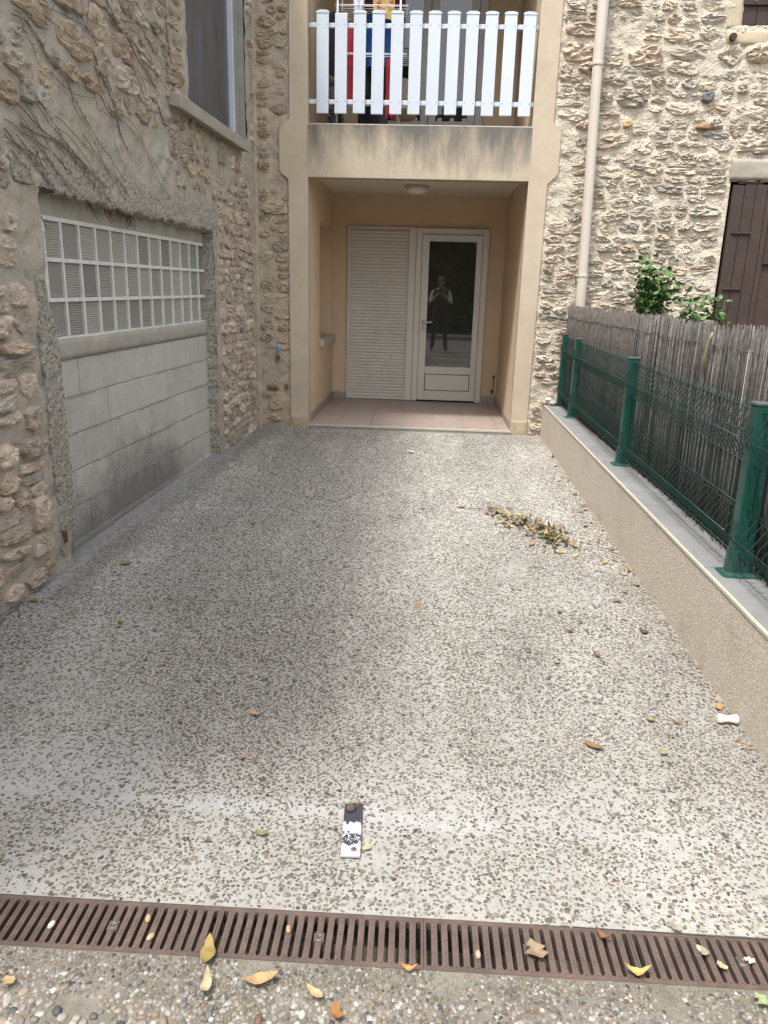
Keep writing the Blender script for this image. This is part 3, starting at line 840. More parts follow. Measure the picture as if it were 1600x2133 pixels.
pbox(3.70, 6.60, 1.801, 1.95, -.14, .000).build('opening_head', M['capc'], house)
pbox(6.541, 6.60, 1.05, 1.80, -.14, .002).build('panel_edge', M['cement'], house)
gw = pbox(3.92, 6.53, 1.186, 1.80, -.12, -.034).build('glass_block_window', M['gjoint'], house)
gg = MB()
for c_ in range(14):
    y_ = min(max(3.94 + .2 * c_, 3.93), 6.535)
    bx = pbox(y_ - .0095, y_ + .0095, 1.188, 1.80, -.033, .0015); gg.add(bx.v, bx.f)
for r_ in range(4):
    z_ = 1.19 + .2 * r_
    bx = pbox(3.925, 6.54, z_ - .0105, z_ + .0105, -.032, .003); gg.add(bx.v, bx.f)
gg.build('grout_grid', M['gjoint'], gw)
gbm = MB(); hw = .0905
prof = [(-hw, -.06), (-hw, -.014), (-hw + .004, -.010), (-hw + .014, -.013)]
ringsv = []
for s, d in ((hw, -.06), (hw, -.011), (hw - .005, -.005), (hw - .016, -.0085)):
    ringsv.append([(d, -s, -s), (d, s, -s), (d, s, s), (d, -s, s)])
vs_ = [v for r_ in ringsv for v in r_]; fs = [(12, 13, 14, 15), (3, 2, 1, 0)]
for i in range(3):
    for k in range(4): fs.append((i * 4 + k, i * 4 + (k + 1) % 4, i * 4 + 4 + (k + 1) % 4, i * 4 + 4 + k))
gbm.add(vs_, fs)
GBH = gbm.mesh('glass_block', M['gb_h']); GBV = gbm.mesh('glass_block', M['gb_v'])
pat = ['hvhvhvhvhvhvh'.replace('v', 'V').replace('h', 'H'), 'VHVHVHVHVHVHH', 'VHHVHVHVVHHVH']
for r_ in range(3):
    for c_ in range(13):
        y = 4.04 + .2 * c_; z = 1.19 + .1 + .2 * (2 - r_)
        put('glass_block', GBH if pat[r_][c_] == 'H' else GBV, gw, loc=MP(y, z, -.004), rot=(0, 0, -.0333))
# dried roots hanging out under the lintel
rt_ = MB()
for y, z, n_ in ((4.55, 1.90, 7), (4.75, 1.90, 9), (4.88, 1.88, 8), (4.3, 1.92, 4), (3.74, 1.80, 6)):
    for _ in range(n_):
        p = ML(y + q.uniform(-.06, .06), z + q.uniform(-.01, .02), -.02); pts = [p]
        for s in range(5):
            p = p + Vector((q.uniform(-.008, .012), q.uniform(-.006, .026), -q.uniform(.006, .028))); pts.append(p)
        rt_.tube(pts, [.003, .003, .0025, .002, .0015, .001], 4)
rt_.build('dead_roots', M['root'], house)['kind'] = 'stuff'

# upper window
wn_ = MB(); wn_.box((-2.02, WIN[0], WIN[2]), (-1.985, WIN[1], WIN[3])); gl = wn_.build('window', M['net'], house)
def MW(u, v, d): return Vector((-1.868 + .0333 * (u - 4) + d, u, v))
def wbox(u0, u1, v0, v1, d0, d1, name, mat, par, bev=.003):
    b = MB(); p = [MW(u, v, d) for d in (d0, d1) for (u, v) in ((u0, v0), (u1, v0), (u1, v1), (u0, v1))]
    b.add(p, [(3, 2, 1, 0), (4, 5, 6, 7), (0, 1, 5, 4), (1, 2, 6, 5), (2, 3, 7, 6), (3, 0, 4, 7)]); return b.build(name, mat, par, bev=bev)
wbox(6.04, 7.52, 2.72, 4.6, -.100, -.092, 'pane', M['winglass'], gl, 0)
cu_ = MB(); n_ = 60
for i in range(n_ + 1):
    u = 6.10 + 1.24 * i / n_; d = -.074 + .010 * math.sin(u * 22) * (.4 + .6 * abs(nz3(u, 0, 0, 3)))
    cu_.v += [tuple(MW(u, 2.73, d)), tuple(MW(u, 4.58, d))]
for i in range(n_): cu_.f.append((2 * i, 2 * i + 2, 2 * i + 3, 2 * i + 1))
cu_.build('insect_screen', M['net'], gl, smooth=True)
wbox(7.40, 7.425, 2.70, 4.6, -.10, -.045, 'frame_edge', M['white'], gl)
wbox(7.43, 7.60, 2.69, 4.6, -.10, -.055, 'jamb_board', M['cement'], gl)
wbox(7.601, 7.66, 2.60, 4.6, -.14, -.004, 'far_jamb', M['cement'], gl)
wbox(6.0, 6.06, 2.69, 4.6, -.12, -.01, 'jamb', M['roughcast'], gl)
sl = MB(); pts = [(-.10, 2.655), (.10, 2.612), (.10, 2.70), (-.10, 2.742)]
P0 = [MW(5.58, z, d) for d, z in pts]; P1 = [MW(7.36, z, d) for d, z in pts]
sl.add(P0 + P1, [(3, 2, 1, 0), (4, 5, 6, 7)] + [(i, (i + 1) % 4, 4 + (i + 1) % 4, 4 + i) for i in range(4)])
sl.build('sill', M['lintel'], gl, bev=.008)
# vent grille
vt = wbox(6.675, 6.835, 2.44, 2.60, -.02, .032, 'vent_grille', M['capc'], house, .003)
for k in range(9):
    wbox(6.69, 6.82, 2.452 + k * .0163, 2.4565 + k * .0163, .032, .042, 'vent_slat', M['bead'], vt, 0)
# dead creeper
VINES = [
[(3.57, 2.37), (3.69, 2.34), (3.81, 2.27), (3.93, 2.21), (4.05, 2.15), (4.2, 2.09), (4.36, 1.99), (4.55, 1.92)],
[(3.67, 2.59), (3.79, 2.59), (3.9, 2.54), (3.98, 2.49), (4.11, 2.45), (4.18, 2.38), (4.31, 2.3), (4.44, 2.22), (4.59, 2.15), (4.76, 2.05)],
[(3.53, 2.15), (3.68, 2.12), (3.81, 2.08), (3.91, 2.02), (4.06, 1.96), (4.28, 1.89)],
[(3.78, 2.07), (3.8, 2.03), (3.85, 1.96), (3.92, 1.91)],
[(3.55, 2.27), (3.71, 2.21), (3.82, 2.17), (4.01, 2.13), (4.2, 2.09), (4.38, 2.03), (4.51, 1.99)],
[(3.93, 2.71), (4.16, 2.73), (4.36, 2.74), (4.53, 2.69), (4.68, 2.65)],
[(4.44, 2.91), (4.43, 2.82), (4.4, 2.72)],
[(4.46, 2.89), (4.62, 2.86), (4.85, 2.85), (5.16, 2.82), (5.42, 2.78), (5.68, 2.73)],
[(4.66, 2.95), (4.79, 2.91), (5.09, 2.96), (5.24, 2.93), (5.4, 2.88), (5.64, 2.86)],
[(4.85, 2.84), (4.95, 2.74), (5.09, 2.61), (5.33, 2.59), (5.47, 2.48), (5.66, 2.43)],
[(5.58, 3.27), (5.59, 3.06), (5.64, 2.88), (5.65, 2.69)],
[(3.96, 2.51), (4.2, 2.45), (4.47, 2.46), (4.58, 2.41), (4.85, 2.41), (5.02, 2.36), (5.14, 2.28), (5.29, 2.21), (5.47, 2.12)],
[(3.99, 2.25), (4.13, 2.22), (4.28, 2.17), (4.44, 2.12), (4.62, 2.06), (4.78, 1.99)],
[(3.52, 2.11), (3.6, 2.07), (3.7, 2.03), (3.79, 1.98), (3.85, 1.93)],
[(3.67, 2.15), (3.79, 2.14), (3.99, 2.13), (4.13, 2.09), (4.26, 2.04)],
[(4.18, 2.79), (4.35, 2.78), (4.4, 2.73)],
[(4.72, 2.88), (4.93, 2.84), (5.04, 2.78), (5.21, 2.72), (5.31, 2.66)],
[(4.47, 2.63), (4.6, 2.52), (4.68, 2.43), (4.76, 2.29), (4.85, 2.22)],
[(3.7, 2.61), (3.85, 2.64), (4.0, 2.64)],
[(5.01, 3.09), (5.24, 3.04), (5.5, 2.96), (5.61, 2.94)],
[(4.2, 2.71), (4.17, 2.77), (4.16, 2.81)]]
cr = thing('dead_creeper', 'leafless brown creeper stems trailing over the left stone wall above the glass blocks', 'creeper', (-1.85, 4.5, 2.0))
def smooth_path(p, sub=5):
    out = []
    for i in range(len(p) - 1):
        a, b, c, d = Vector(p[max(i - 1, 0)]), Vector(p[i]), Vector(p[i + 1]), Vector(p[min(i + 2, len(p) - 1)])
        for k in range(sub):
            t = k / sub
            out.append(.5 * ((2 * b) + (c - a) * t + (2 * a - 5 * b + 4 * c - d) * t * t + (3 * b - a - 3 * c + d) * t ** 3))
    out.append(Vector(p[-1])); return out
def stem_from(path, r):
    mb = MB(); pts = smooth_path([(a, b, 0) for a, b in path])
    P3 = [ML(p.x + .006 * nz3(p.x, p.y, 3, 20), p.y + .006 * nz3(p.x, p.y, 9, 20), .022 + .008 * nz3(p.x, p.y, 0, 8)) for p in pts]
    mb.tube(P3, [r * (1 - .5 * i / len(P3)) for i in range(len(P3))], 5)
    for i in range(1, len(P3) - 1):     # nodes and stubs of tendrils
        if q.random() < .6:
            v = Vector((q.uniform(0, .4), q.uniform(-1, 1), q.uniform(-1, 1))).normalized() * q.uniform(.008, .03)
            mb.tube([P3[i], P3[i] + v], [r * .8, r * .3], 4)
    return mb.build('stem', M['bark'], cr, smooth=True)
for pth in VINES:
    stem_from(pth, q.uniform(.0020, .0033))
    if len(pth) > 4:
        k = q.randrange(1, 3)
        stem_from([(a + q.uniform(-.02, .02) + .05 * i / len(pth), b + .035 - .02 * i + q.uniform(-.02, .02)) for i, (a, b) in enumerate(pth[k:])], .0021)
        stem_from([(a - .03 * i + q.uniform(-.02, .02), b - .05 + q.uniform(-.02, .02)) for i, (a, b) in enumerate(pth[:5])], .0019)

# ---- narrow stone strip left of the bay
strip = thing('stone_wall', 'narrow strip of tan rubble wall with the blue tap, left of the rendered bay', 'wall', (-1.6, 7.9, 0), None)
sheet('mortar', MR, -1.86, -1.37, -.02, 4.4, .016, M['mortar_b'], strip, None, .013, 12, .004)
sheet('mortar', MR, -1.86, -1.37, 4.4, 6.0, .05, M['mortar_b'], strip, None, .010, 9)
cor = MB(); cor.box((-2.0, 7.885, -.1), (-1.36, 8.6, 6.0)); cor.build('wall_core', M['cement'], strip)
rough_block('corner_mortar', MR, -1.765, -1.70, .02, 5.0, -.02, .020, M['mortar_b'], strip, .03, .012, 8, .014)
PB = [(0.423, 0.350, 0.263), (0.455, 0.383, 0.285), (0.392, 0.329, 0.256), (0.487, 0.410, 0.312), (0.401, 0.324, 0.236)]
PBo = [(.30, .215, .11), (.27, .19, .095), (.33, .24, .13)]
lay_stones(rubble_cells(-1.70, -1.40, .42, .84, (.075, .12), (1.4, 2.8), 12, 0, .010, .015), MR, strip, PBo, .028, 41, lambda cu, cv, a, b, r: cu - a > -1.71 and cu + a < -1.395 and not (-1.57 < cu + a and cu - a < -1.47 and cv > .70), .4, 16)
lay_stones(rubble_cells(-1.70, -1.40, .05, .42, (.07, .12), (1.0, 2.0), 13, .2, .014, .02), MR, strip, PB, .022, 42, lambda cu, cv, a, b, r: cu - a > -1.71 and cu + a < -1.395 and cv - b > .08, .4, 16)
lay_stones(rubble_cells(-1.70, -1.40, .86, 4.4, (.06, .13), (1.0, 2.2), 14, .30, .006, .03, True), MR, strip, PB, .018, 43, lambda cu, cv, a, b, r: not (2.42 < cv < 3.02 and cu + a > -1.49), .5, 18)
jbx = MB(); jbx.box((-1.455, SF - .03, .475), (-1.425, SF + .01, .515)); jbx.build('junction_box', M['darkmetal'], strip, bev=.003)
tap = thing('water_tap', 'small garden tap with blue lever handle on the narrow stone strip', 'tap', (-1.52, 7.8, .80))
tb = MB(); tb.tube([(-1.522, 7.86, .785), (-1.522, 7.765, .785)], .013, 10); tb.tube([(-1.522, 7.772, .785), (-1.521, 7.755, .77), (-1.520, 7.75, .745)], .011, 10); tb.tube([(-1.522, 7.80, .78), (-1.522, 7.80, .83)], .010, 8)
tb.lathe([(.022, 0), (.022, .006), (.014, .012)], (-1.522, 7.815, .785), 14, 'y'); tb.build('spout', M['brass'], tap, smooth=True)
th = MB(); th.box((-1.535, 7.79, .83), (-1.512, 7.81, .905)); th.build('lever', M['blue'], tap, bev=.005)

# ---- right stone facade
rf = thing('stone_house', 'tall cream pointed rubble stone facade with brown shutters on the right', 'house', (2.5, 7.9, 0))
SH = (2.735, 4.3, 1.0, 2.53); SU = (2.63, 4.3, 3.79, 5.2)
def rhole(u, v): return (SH[0] < u < SH[1] and SH[2] < v < SH[3]) or (SU[0] + .0 < u < SU[1] and SU[2] < v < SU[3])
sheet('mortar', MR, 1.0, 3.35, 1.1, 4.15, .0155, M['mortar_r'], rf, rhole, .015, 12, .011)
sheet('mortar', MR, 1.0, 1.55, -.05, 1.1, .0155, M['mortar_r'], rf, None, .015, 12, .011)
sheet('mortar', MR, 1.55, 5.2, -.05, 1.1, .06, M['mortar_r'], rf, rhole, .015, 12, .011)
sheet('mortar', MR, 3.35, 5.2, 1.1, 4.15, .06, M['mortar_r'], rf, rhole, .015, 12, .011)
sheet('mortar', MR, 1.0, 5.2, 4.15, 6.6, .06, M['mortar_r'], rf, rhole, .015, 12, .011)
cb_ = MB(); cb_.box((1.0, 8.12, -.2), (5.2, 12.5, 6.6)); cb_.box((.95, 7.4, 6.6), (5.4, 12.5, 6.72)); cb_.build('wall_core', M['cement'], rf)
PR = [(0.531, 0.473, 0.391), (0.569, 0.503, 0.417), (0.484, 0.434, 0.367), (0.598, 0.528, 0.438), (0.457, 0.418, 0.360), (0.543, 0.489, 0.418), (0.567, 0.497, 0.396), (0.502, 0.443, 0.365), (0.534, 0.440, 0.351)]
PRg = PR + [(.46, .43, .375)]
def inr(cu, cv, a, b, rot):
    if cu - a < 1.03 or cu + a > 3.28 or cv - b < .10: return False
    if cv < 1.28 and cu > 1.5: return False
    if SH[0] - .03 < cu + a and cv + b > SH[2] - .1 and cv - b < 2.74: return False
    if cu + a > 2.47 and cv + b > 3.70: return False
    if cu < 1.18 and 2.42 < cv < 3.0: return False
    return cv < 4.05
cells_r = rubble_cells(1.06, 2.70, .12, 2.74, (.06, .135), (1.2, 3.0), 21, .05, .003, .05, True) + rubble_cells(1.08, 3.30, 2.75, 3.66, (.06, .135), (1.2, 3.0), 22, .05, .003, .05, True) + rubble_cells(1.08, 2.49, 3.67, 4.1, (.06, .13), (1.2, 3.0), 23, .05, .003, .04, True)
def inr(cu, cv, a, b, rot):
    if cv < 1.28 and cu - a > 1.42: return False
    return not (cu - a < 1.15 and 2.42 < cv < 3.0 and cu < 1.2)
nr = lay_stones(cells_r, MR, rf, PRg, .027, 51, inr, .48, 20, 300, lambda c: -(c[2] * c[3]))
print('RIGHT STONES', nr)
for (cu, cv, a, b, col) in ((1.735, 2.99, .045, .035, (.50, .36, .18)), (2.42, 3.22, .06, .05, (.17, .17, .18)), (2.44, 2.98, .09, .035, (.38, .22, .14))):
    vs_, fs, o = stone_mesh(cu, cv, a, b, .05, .05, MR, q, 18, .12)
    mb = MB(); mb.add(vs_, fs); me = mb.mesh('stone', M['stone'], True); put('stone', me, rf, loc=o, color=col)
# concrete lintel, plaster surround of the upper window
rough_block('lintel', MR, 2.715, 4.4, 2.535, 2.715, -.1, .030, M['lintel'], rf, .03, .005, 10, .006)
rough_block('plaster_surround', MR, 2.505, 2.635, 3.765, 5.2, -.1, .018, M['beam_plaster'], rf, .03, .004, 10, .006)
rough_block('plaster_ledge', MR, 2.52, 4.3, 3.64, 3.765, -.08, .020, M['beam_plaster'], rf, .03, .012, 8, .02)
hk = MB(); hk.lathe([(.03, 0), (.034, .03), (.02, .055)], (2.56, SF - .075, 3.69), 10, 'y'); hk.build('old_hook_stub', M['brownmetal'], rf, smooth=True)
# reveals and windows behind the shutters
rv = MB(); rv.box((2.70, SF + .005, 1.0), (2.74, 8.1, 2.53)); rv.box((2.59, SF + .005, 3.79), (2.632, 8.1, 5.2)); rv.box((2.70, SF + .005, .92), (4.3, 8.1, 1.0)); rv.build('window_reveals', M['beam_plaster'], rf)
wf = MB(); wf.box((3.10, 7.90, 1.0), (3.155, 7.95, 2.53)); wf.box((4.1, 7.90, 1.0), (4.15, 7.95, 2.53)); wf.box((3.155, 7.90, 2.45), (4.1, 7.95, 2.53)); wf.box((3.155, 7.90, 1.72), (4.1, 7.95, 1.78))
w1 = wf.build('window', M['cream'], rf, bev=.006)
gp_ = MB(); gp_.box((2.75, 8.0, 1.0), (4.3, 8.02, 2.53)); gp_.build('pane', M['winglass'], w1)
gp_ = MB(); gp_.box((2.64, 8.0, 3.79), (4.3, 8.02, 5.2)); w2 = gp_.build('window', M['winglass'], rf)
# lower shutter: ledged planks
sh = MB(); sh.box((2.762, SF + .012, 1.0), (3.30, SF + .020, 2.50)); shut = sh.build('shutter', M['brown'], rf)
xs = [2.762, 2.872, 2.975, 3.080, 3.13, 3.30]
for i in range(5):
    top = 2.50 if i else 2.49
    b = MB(); b.box((xs[i] + .002, SF - .014, 1.0 if i < 4 else 1.80), (xs[i + 1] - .002, SF + .012, top)); b.build('plank', M['brown'], shut, bev=.004)
ar = MB(); ar.prism([(2.80, 2.502), (3.04, 2.502), (3.02, 2.535), (2.96, 2.558), (2.88, 2.558), (2.82, 2.535)], 1, SF - .006, SF + .01); ar.build('arched_top', M['brown'], shut, bev=.004)
for z, x0, x1 in ((2.075, 2.80, 2.98), (1.567, 2.79, 2.96)):
    b = MB(); b.box((x0, SF - .030, z - .009), (x1, SF - .0145, z + .009)); b.build('hinge_strap', M['brownmetal'], shut, bev=.003)
b = MB()
for x in (2.80, 2.90, 2.99): b.lathe([(.006, 0), (.004, -.006)], (x, SF - .0142, 2.40), 8, 'y')
b.build('rivets', M['darkmetal'], shut)
# upper shutter
sh = MB(); sh.box((2.64, SF + .012, 3.80), (3.30, SF + .02, 5.0)); us = sh.build('shutter', M['brown'], rf)
for i in range(6):
    b = MB(); b.box((2.64 + .11 * i + .002, SF - .014, 3.795), (2.75 + .11 * i - .002, SF + .012, 5.0)); b.build('plank', M['brown'], us, bev=.004)
b = MB(); b.box((2.625, SF - .032, 3.945), (3.30, SF - .0145, 4.00)); sp = b.build('hinge_strap', M['brownmetal'], us, bev=.004)
b = MB()
for x in (2.72, 2.83, 2.94, 3.05): b.lathe([(.010, 0), (.007, -.008)], (x, SF - .0322, 3.972), 10, 'y')
b.build('rivets', M['brass'], sp, smooth=True)

# downpipe
dp = thing('downpipe', 'cream drainpipe clamped to the stone facade beside the rendered bay', 'drainpipe', (1.46, 7.77, .3))
b = MB(); b.tube([(1.395, 7.745, 6.5), (1.397, 7.745, 3.44)], .049, 20, False); b.build('pipe', M['pipe'], dp, smooth=True)
b = MB(); b.tube([(1.397, 7.745, 3.47), (1.442, 7.745, 1.62)], .046, 20, False); b.build('pipe', M['pipe'], dp, smooth=True)
b = MB(); b.tube([(1.4425, 7.745, 1.66), (1.455, 7.745, .3)], .049, 20, False); b.build('pipe', M['pipe'], dp, smooth=True)
for z, x in ((3.455, 1.397), (1.655, 1.442)):
    b = MB(); b.tube([(x, 7.745, z - .014), (x, 7.745, z + .014)], .053, 20); b.box((x - .065, 7.74, z - .010), (x - .05, 7.87, z + .010)); b.build('clamp', M['pipe'], dp, smooth=False, bev=.003)

# ------------------------------------------------------------------ rendered bay
bay = thing('rendered_bay', 'beige rendered porch and balcony bay between the two stone walls', 'house', (-.17, 8.8, 0))
XL, XR = -1.212, .872
Z0 = -.05
def shape(pts, y0, y1, name, mat, bev=.004): return MB().prism(pts, 1, y0, y1).build(name, mat, bay, bev=bev)
lp = [(-1.392, Z0), (XL, Z0), (XL, 2.49), (XL, 2.945), (XL, 5.2), (-1.380, 5.2), (-1.386, 2.985), (-1.47, 2.915), (-1.486, 2.88), (-1.486, 2.545), (-1.47, 2.515), (-1.40, 2.465)]
shape(lp, D, D + .18, 'pillar', M['render'])
rp = [(1.034, Z0), (1.050, 2.465), (1.125, 2.53), (1.14, 2.56), (1.14, 2.89), (1.12, 2.93), (1.062, 2.985), (1.068, 5.2), (XR, 5.2), (XR, Z0)]
shape(rp, D, D + .18, 'pillar', M['render'])
# parapet with run-off stains
m, nt, N, L, P = nodes('stained_parapet_render'); M['parapet'] = m
P.inputs['Roughness'].default_value = .95; P.inputs['Specular IOR Level'].default_value = .25
geo = N.new('ShaderNodeNewGeometry'); co = geo.outputs['Position']
sepp = N.new('ShaderNodeSeparateXYZ'); L.new(co, sepp.inputs[0])
drip = nn(3.4, 8, (1, 1, .28)); drip2 = nn(14, 6, (1, 1, .12))
hgt = mrn(sepp.outputs[2], 2.52, 2.93, -.1, 1.15)
md = N.new('ShaderNodeMath'); md.operation = 'MULTIPLY_ADD'; L.new(drip2, md.inputs[0]); md.inputs[1].default_value = .35; L.new(drip, md.inputs[2])
md2 = N.new('ShaderNodeMath'); md2.operation = 'MULTIPLY_ADD'; L.new(hgt, md2.inputs[0]); md2.inputs[1].default_value = .24; L.new(md.outputs[0], md2.inputs[2])
base = mixn(mrn(nn(8), .35, .65), (.52, .435, .325), (.46, .385, .295))
base = mixn(mrn(md2.outputs[0], .66, .98, 0, .88), base, (.105, .108, .10))
base = mixn(mrn(nn(120, 4), .5, .64, 0, .25), base, (.16, .15, .13))
L.new(base, P.inputs['Base Color'])
bp = N.new('ShaderNodeBump'); bp.inputs['Strength'].default_value = .5; bp.inputs['Distance'].default_value = .004
L.new(nn(260, 3), bp.inputs['Height']); L.new(bp.outputs[0], P.inputs['Normal'])
MB().box((XL - .003, D - .0015, 2.488), (XR + .003, D + .17, 2.94)).build('parapet', M['parapet'], bay)
MB().box((XL + .001, D - .003, 2.9405), (XR - .001, D + .176, 2.952)).build('parapet_capping', M['bead'], bay, bev=.003)
# porch walls: left has a niche
NY0, NY1, NZ0, NZ1 = 8.66, 9.72, .90, 2.165
b = MB()
b.box((XL - .20, D + .181, Z0), (XL - .002, NY0, 2.62)); b.box((XL - .20, NY1, Z0), (XL - .002, DB, 2.62)); b.box((XL - .20, NY0, Z0), (XL - .002, NY1, NZ0)); b.box((XL - .20, NY0, NZ1), (XL - .002, NY1, 2.62)); b.box((XL - .30, NY0 - .1, NZ0 - .1), (XL - .20, NY1 + .1, NZ1 + .1))
b.build('porch_wall', M['render_in'], bay)
b = MB(); b.box((XL - .198, NY0 + .01, NZ0 - .0), (XL + .045, NY1 + .03, NZ0 + .02)); b.box((XL - .0, NY0 + .01, NZ0 - .06), (XL + .045, NY1 + .03, NZ0)); b.build('niche_sill', M['bead'], bay, bev=.006)
MB().box((XR + .002, D + .181, Z0), (XR + .2, DB, 2.62)).build('porch_wall', M['render_in'], bay)
MB().box((XL - .2, DB, Z0), (XR + .2, DB + .2, 5.3)).build('back_wall', M['render_in'], bay)
MB().box((XL - .001, D + .171, 2.565), (XR + .001, DB - .001, 2.66)).build('porch_ceiling', M['white_ceiling'], bay)
MB().box((XL - .001, D + .171, 2.492), (XR + .001, D + .19, 2.56)).build('ceiling_beam', M['render_in'], bay)
# balcony
MB().box((XL - .001, D + .181, 2.665), (XR + .001, DB - .001, 2.72)).build('balcony_floor', M['tile'], bay)
b = MB(); b.box((XL - .2, D + .181, 2.67), (XL - .004, DB - .001, 5.2)); b.build('balcony_wall', M['render_in'], bay)
b = MB(); b.box((XR + .004, D + .181, 2.67), (XR + .2, DB - .001, 5.2)); b.build('balcony_wall', M['render_in'], bay)
MB().box((-1.5, D - .01, 5.2), (1.2, DB + .2, 6.3)).build('unseen_upper_wall', M['render'], bay)  # added out of view to shade the balcony from above
# stained pillar feet
for x0, x1, zt in ((-1.394, XL + .002, .21), (XR - .002, 1.036, .24)):
    rough_block('stained_foot', MR, x0, x1, .05, zt, -.02, .034, pmat('damp_render', (.36, .295, .20), (.48, .40, .29), 9, .95, .4, 200, .004), bay, .03, .002, 20, .004)

# porch floor tiles
pfl = MB(); pfl.box((XL, D - .002, -.05), (XR, DB, .112)); pfo = struct(pfl.build('porch_floor', M['grout']))
MB().box((XL + .001, D - .012, .045), (XR - .001, D - .001, .100)).build('step_riser', M['concrete'], pfo, bev=.003)
MB().box((XL + .001, D - .016, .1005), (XR - .001, D + .004, .1225)).build('step_nosing', M['bead'], pfo, bev=.003)
tx = [XL + .002]; e = XL + .30
while e < XR: tx.append(e); e += .332
tx.append(XR - .002)
ty = [D + .006]; e = D + .30
while e < DB - .05: ty.append(e); e += .332
ty.append(DB - .002)
for i in range(len(tx) - 1):
    for j in range(len(ty) - 1):
        x0, x1, y0, y1 = tx[i] + .002, tx[i + 1] - .002, ty[j] + .002, ty[j + 1] - .002
        me = MB().box((-(x1 - x0) / 2, -(y1 - y0) / 2, -.008), ((x1 - x0) / 2, (y1 - y0) / 2, 0)).mesh('tile', M['tile'])
        put('tile', me, pfo, loc=((x0 + x1) / 2, (y0 + y1) / 2, .1195 + q.uniform(0, .0008)))
def skirt(x0, y0, x1, y1):
    MB().box((x0, y0, .121), (x1, y1, .205)).build('skirting_tile', M['tile'], pfo, bev=.002)
e = D + .185
while e < DB - .02:
    e2 = min(e + .33, DB - .012); skirt(XL, e, XL + .010, e2 - .002); skirt(XR - .010, e, XR, e2 - .002); e = e2
skirt(XL + .012, DB - .010, -1.03, DB); skirt(.70, DB - .010, XR - .012, DB)

# roller shutter
rs = thing('roller_shutter', 'closed ivory roller shutter in the porch, left of the glazed door', 'shutter', (-.65, DB - .02, .13))
MB().box((-1.026, DB - .035, .125), (-1.004, DB, 2.197)).build('guide_rail', M['pvc'], rs, bev=.003)
MB().box((-.285, DB - .04, .125), (-.198, DB, 2.197)).build('guide_rail', M['pvc'], rs, bev=.004)
MB().box((-1.003, DB - .03, 2.178), (-.286, DB, 2.197)).build('head_rail', M['pvc'], rs, bev=.003)
sp_ = [(0, -.0195), (-.004, -.0185), (-.0085, -.012), (-.010, 0), (-.0085, .012), (-.004, .0175), (0, .0185)]
sm_ = MB()
n_ = len(sp_)
sm_.v = [(-.357, d, z) for d, z in sp_] + [(.357, d, z) for d, z in sp_]
sm_.f = [(i, i + 1, n_ + i + 1, n_ + i) for i in range(n_ - 1)] + [tuple(range(n_)), tuple(range(n_, 2 * n_)), (0, n_ - 1, 2 * n_ - 1, n_)]
SL_ = sm_.mesh('slat', M['shutter'])
for k in range(51): put('slat', SL_, rs, loc=(-.6445, DB - .006, .178 + .0392 * k))
MB().box((-1.002, DB - .018, .128), (-.287, DB - .002, .157)).build('bottom_bar', M['pvc'], rs, bev=.003)

# glazed door
dr = thing('glazed_door', 'white glazed door with lever handle at the back of the porch', 'door', (.24, DB - .03, .13))
b = MB(); y0, y1 = DB - .045, DB - .002
b.box((-.194, y0, .125), (-.125, y1, 2.195)); b.box((.605, y0, .125), (.675, y1, 2.195)); b.box((-.125, y0, 2.125), (.605, y1, 2.195))
b.build('frame', M['pvc'], dr, bev=.005)
MB().box((-.125, y0 + .005, .119), (.605, y1, .138)).build('threshold', M['black'], dr)
b = MB(); y0, y1 = DB - .062, DB - .012
b.box((-.121, y0, .142), (-.036, y1, 2.121)); b.box((.531, y0, .142), (.601, y1, 2.121)); b.box((-.036, y0, 2.045), (.531, y1, 2.121)); b.box((-.036, y0, .47), (.531, y1, .56)); b.box((-.036, y0, .142), (.531, y1, .258))
lf = b.build('leaf', M['pvc'], dr, bev=.004)
MB().box((-.040, DB - .040, .25), (.535, DB - .02, .48)).build('panel_groove', M['darkmetal'], lf)
MB().box((-.026, DB - .055, .268), (.521, DB - .039, .460)).build('panel', M['pvc'], lf, bev=.004)
pg = MB().box((-.30, -.004, -.76), (.30, .004, .76)).mesh('pane', M['doorglass'])
put('pane', pg, lf, loc=(.2475, DB - .038, 1.3025), rot=(R(-.05), 0, R(-.72)))
b = MB(); b.lathe([(.026, 0), (.026, -.008), (.012, -.012), (.011, -.045)], (-.078, DB - .062, 1.10), 16, 'y')
b.tube([(-.078, DB - .105, 1.10), (-.05, DB - .110, 1.10), (.03, DB - .108, 1.102)], [.010, .010, .009], 10); b.build('handle', M['white'], lf, smooth=True)
b = MB(); b.lathe([(.022, 0), (.022, -.007), (.018, -.009)], (-.080, DB - .062, 1.022), 14, 'y'); kp = b.build('keyhole_rosette', M['pvc'], lf, smooth=True)
b = MB(); b.box((-.086, DB - .075, 1.008), (-.074, DB - .070, 1.036)); b.build('keyhole', M['brass'], lf)

